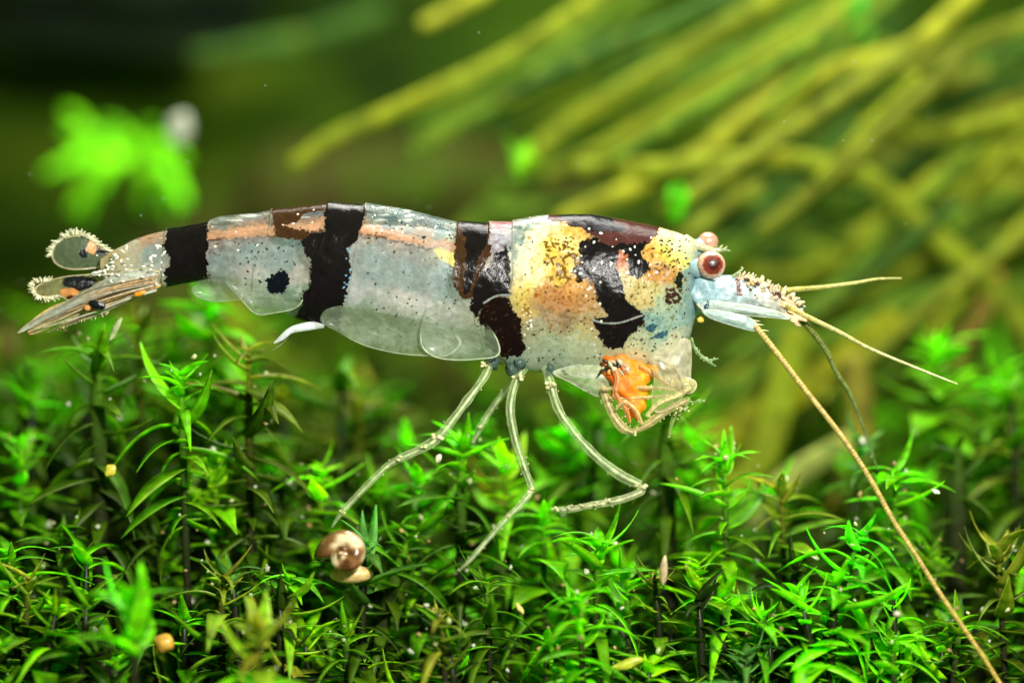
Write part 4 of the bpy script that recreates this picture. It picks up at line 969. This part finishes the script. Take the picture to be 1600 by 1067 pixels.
leg([(812, 580), (800, 600), (785, 617), (770, 636), (750, 668), (738, 692)], [8, 7, 7, 6.5, 6, 4], [.1, .15, .2, .25, .3, .35], [(751, 666, 4, .2)], al=.12)
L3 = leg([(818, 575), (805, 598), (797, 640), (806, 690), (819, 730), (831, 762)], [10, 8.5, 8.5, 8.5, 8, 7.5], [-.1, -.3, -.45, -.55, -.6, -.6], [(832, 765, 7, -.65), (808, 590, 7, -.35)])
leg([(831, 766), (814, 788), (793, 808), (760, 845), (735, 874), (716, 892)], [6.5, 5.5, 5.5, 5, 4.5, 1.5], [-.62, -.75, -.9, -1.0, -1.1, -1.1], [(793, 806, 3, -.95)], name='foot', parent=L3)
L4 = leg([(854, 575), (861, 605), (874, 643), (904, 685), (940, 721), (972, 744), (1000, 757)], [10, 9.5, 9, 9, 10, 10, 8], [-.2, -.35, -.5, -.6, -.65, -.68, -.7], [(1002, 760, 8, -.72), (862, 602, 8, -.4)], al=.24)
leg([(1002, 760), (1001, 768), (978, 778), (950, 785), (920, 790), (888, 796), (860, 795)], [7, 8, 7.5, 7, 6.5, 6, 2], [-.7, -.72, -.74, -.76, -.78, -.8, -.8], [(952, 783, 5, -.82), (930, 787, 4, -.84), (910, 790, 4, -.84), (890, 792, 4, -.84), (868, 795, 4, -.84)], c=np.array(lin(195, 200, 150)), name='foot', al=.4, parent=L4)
# dark root joints of the legs
for (x, y) in ((800, 576), (812, 566), (858, 580), (770, 566)):
    part('leg_root', blob(P(x, y, -.22), (.09, .12, .11), 14, 9, (*lin(70, 90, 80), .95), lump=.5), M_body)

# --- mouthparts
ML = np.array(lin(200, 180, 125))
part('mouth_lobe', plate([(1000, 548), (1040, 535), (1076, 530), (1081, 560), (1080, 590), (1086, 602), (1078, 618), (1055, 612), (1040, 585), (1010, 570)], -.25, bulge=.2, th=.06, rings=10, n=64, rw=.05, rim=(*lin(205, 195, 150), .95),
     cfn=lambda x, y, r_: (*[lin(205, 200, 165)[i]*(.55+.8*float(fb(x, y, 12, 70))) for i in range(3)], .6)), M_thin)
part('mouth_lobe', plate([(1052, 590), (1068, 588), (1086, 594), (1089, 605), (1080, 615), (1060, 615), (1048, 604)], -.36, bulge=.1, th=.05, rings=8, n=48, rw=.08, rim=(*lin(210, 200, 150), .95),
     cfn=lambda x, y, r_: (*lin(185, 180, 120), .9)), M_thin)
part('mouth_lobe', plate([(862, 582), (900, 570), (950, 570), (975, 585), (960, 600), (938, 620), (915, 612), (890, 598)], -.28, bulge=.12, th=.05, rings=8, n=48, rw=.06, rim=(*lin(180, 195, 160), .95),
     cfn=lambda x, y, r_: (*([v*.25 for v in lin(165, 175, 135)] if float(vn(x, y, 4, 14)) > .86 else [lin(190, 200, 160)[i]*(.55+.8*float(fb(x, y, 10, 71))) for i in range(3)]), .25+.5*float(vn(x, y, 11, 15)))), M_thin)
def mleg(pts, rad, ys, c, al=.75, j=[]): return leg(pts, rad, ys, j, 'mouth_leg', np.array(c)*1.1, al*.55)
mleg([(938, 596), (946, 620), (956, 646), (972, 668), (990, 676)], [7, 9, 9, 9, 6], [-.3, -.38, -.42, -.45, -.45], ML, .8, [(988, 677, 5, -.5)])
mleg([(990, 674), (1010, 664), (1032, 648), (1052, 636), (1072, 626)], [6, 8, 8, 7, 6], [-.45, -.48, -.5, -.5, -.48], ML, .8, [(1060, 640, 5, -.5)])
mleg([(1076, 622), (1066, 638), (1052, 655), (1044, 684)], [6, 6, 5.5, 1.5], [-.3, -.32, -.3, -.28], lin(150, 175, 90), .8, [(1072, 640, 4, -.4), (1058, 646, 4, -.4)])
mleg([(940, 608), (975, 606), (1020, 606), (1052, 608)], [4, 4, 4, 3], [-.5, -.54, -.54, -.5], lin(205, 185, 120), .8)
mleg([(952, 622), (985, 622), (1020, 620), (1050, 618)], [3.5, 3.5, 3.5, 2.5], [-.5, -.54, -.54, -.5], lin(205, 185, 120), .8)
mleg([(1000, 572), (1022, 585), (1045, 602)], [5, 6, 4], [-.45, -.5, -.5], lin(215, 170, 90), .8)
mleg([(955, 568), (965, 590), (962, 615), (978, 640), (984, 660)], [5, 6, 5, 5, 3], [-.5, -.56, -.58, -.55, -.5], lin(220, 150, 90), .75)
mleg([(1080, 528), (1086, 545), (1100, 560), (1118, 572)], [3, 3, 3.5, 1.5], [-.2, -.2, -.2, -.2], lin(150, 185, 120), .8)
mleg([(1098, 560), (1108, 563), (1122, 560)], [2.5, 3, 1.2], [-.2, -.2, -.2], lin(150, 185, 120), .8)
mleg([(1080, 630), (1090, 627), (1102, 625)], [2, 2, 1], [-.1, -.1, -.1], lin(120, 160, 90), .7)
part('mouth_lobe', plate([(1015, 560), (1035, 558), (1062, 580), (1070, 610), (1055, 635), (1025, 645), (1018, 620), (1022, 590)], -.56, bulge=.06, th=.03, rings=10, n=64, rw=.05, rim=(*lin(215, 200, 150), .8),
     cfn=lambda x, y, r_: (*[lin(210, 195, 140)[i]*(.5+.9*float(fb(x, y*1.5, 9, 73))) for i in range(3)], .04+.25*float(vn(x, y, 9, 12)))), M_thin)
mleg([(1010, 650), (1030, 630), (1055, 620), (1078, 606)], [3.5, 5, 5, 4], [-.6, -.62, -.6, -.5], lin(215, 200, 140), .7)
mleg([(962, 640), (975, 628), (992, 640), (1003, 662)], [3, 4, 4, 3], [-.58, -.62, -.62, -.6], lin(230, 190, 130), .7)
mm = MB(); r = random.Random(3)
for k in range(26):
    mm.add(*blob(P(r.uniform(940, 980), r.uniform(560, 585), -.52+r.uniform(-.05, .05)), (r.uniform(.03, .08), .04, r.uniform(.02, .05)), 7, 5, (*r.choice([lin(40, 30, 20), lin(225, 175, 80), lin(190, 110, 60), lin(60, 40, 30), lin(200, 190, 150)]), 1), lump=.4, rot=Matrix.Rotation(r.random()*3, 3, 'Y')))
part('jaw', (mm.V, mm.F, mm.C), M_thin)

# --- the food it holds
def fcf(d):
    t = d.z*.5+.5; n = float(vn(d.x*4, d.z*4+d.y, 1))
    n = min(1, max(0, n*.5+.12+d.x*.6)); c = np.array(lin(250, 112, 8))*(1-n)+np.array(lin(252, 175, 30))*n
    return (*c, 1)
V, F, C = blob((0, 0, 0), (.37, .2, .48), 48, 32, cfn=fcf)
def fd(v):
    k = 1+.16*math.sin(v[0]*9+v[2]*5+2)+.12*math.sin(v[2]*14-v[0]*9+1)+.07*math.sin(v[0]*27+v[2]*21)+.04*math.sin(v[0]*51-v[2]*43)
    return (v[0]*k*(1.0+.4*(v[2]/.44)), v[1]*k, v[2]*k)
V = [fd(v) for v in V]
fo = mk('food_morsel', V, F, M_food, None, C, loc=P(984, 604, -.36))
fo['label'] = 'bright orange lump of food held in the shrimp mouthparts'; fo['category'] = 'food'
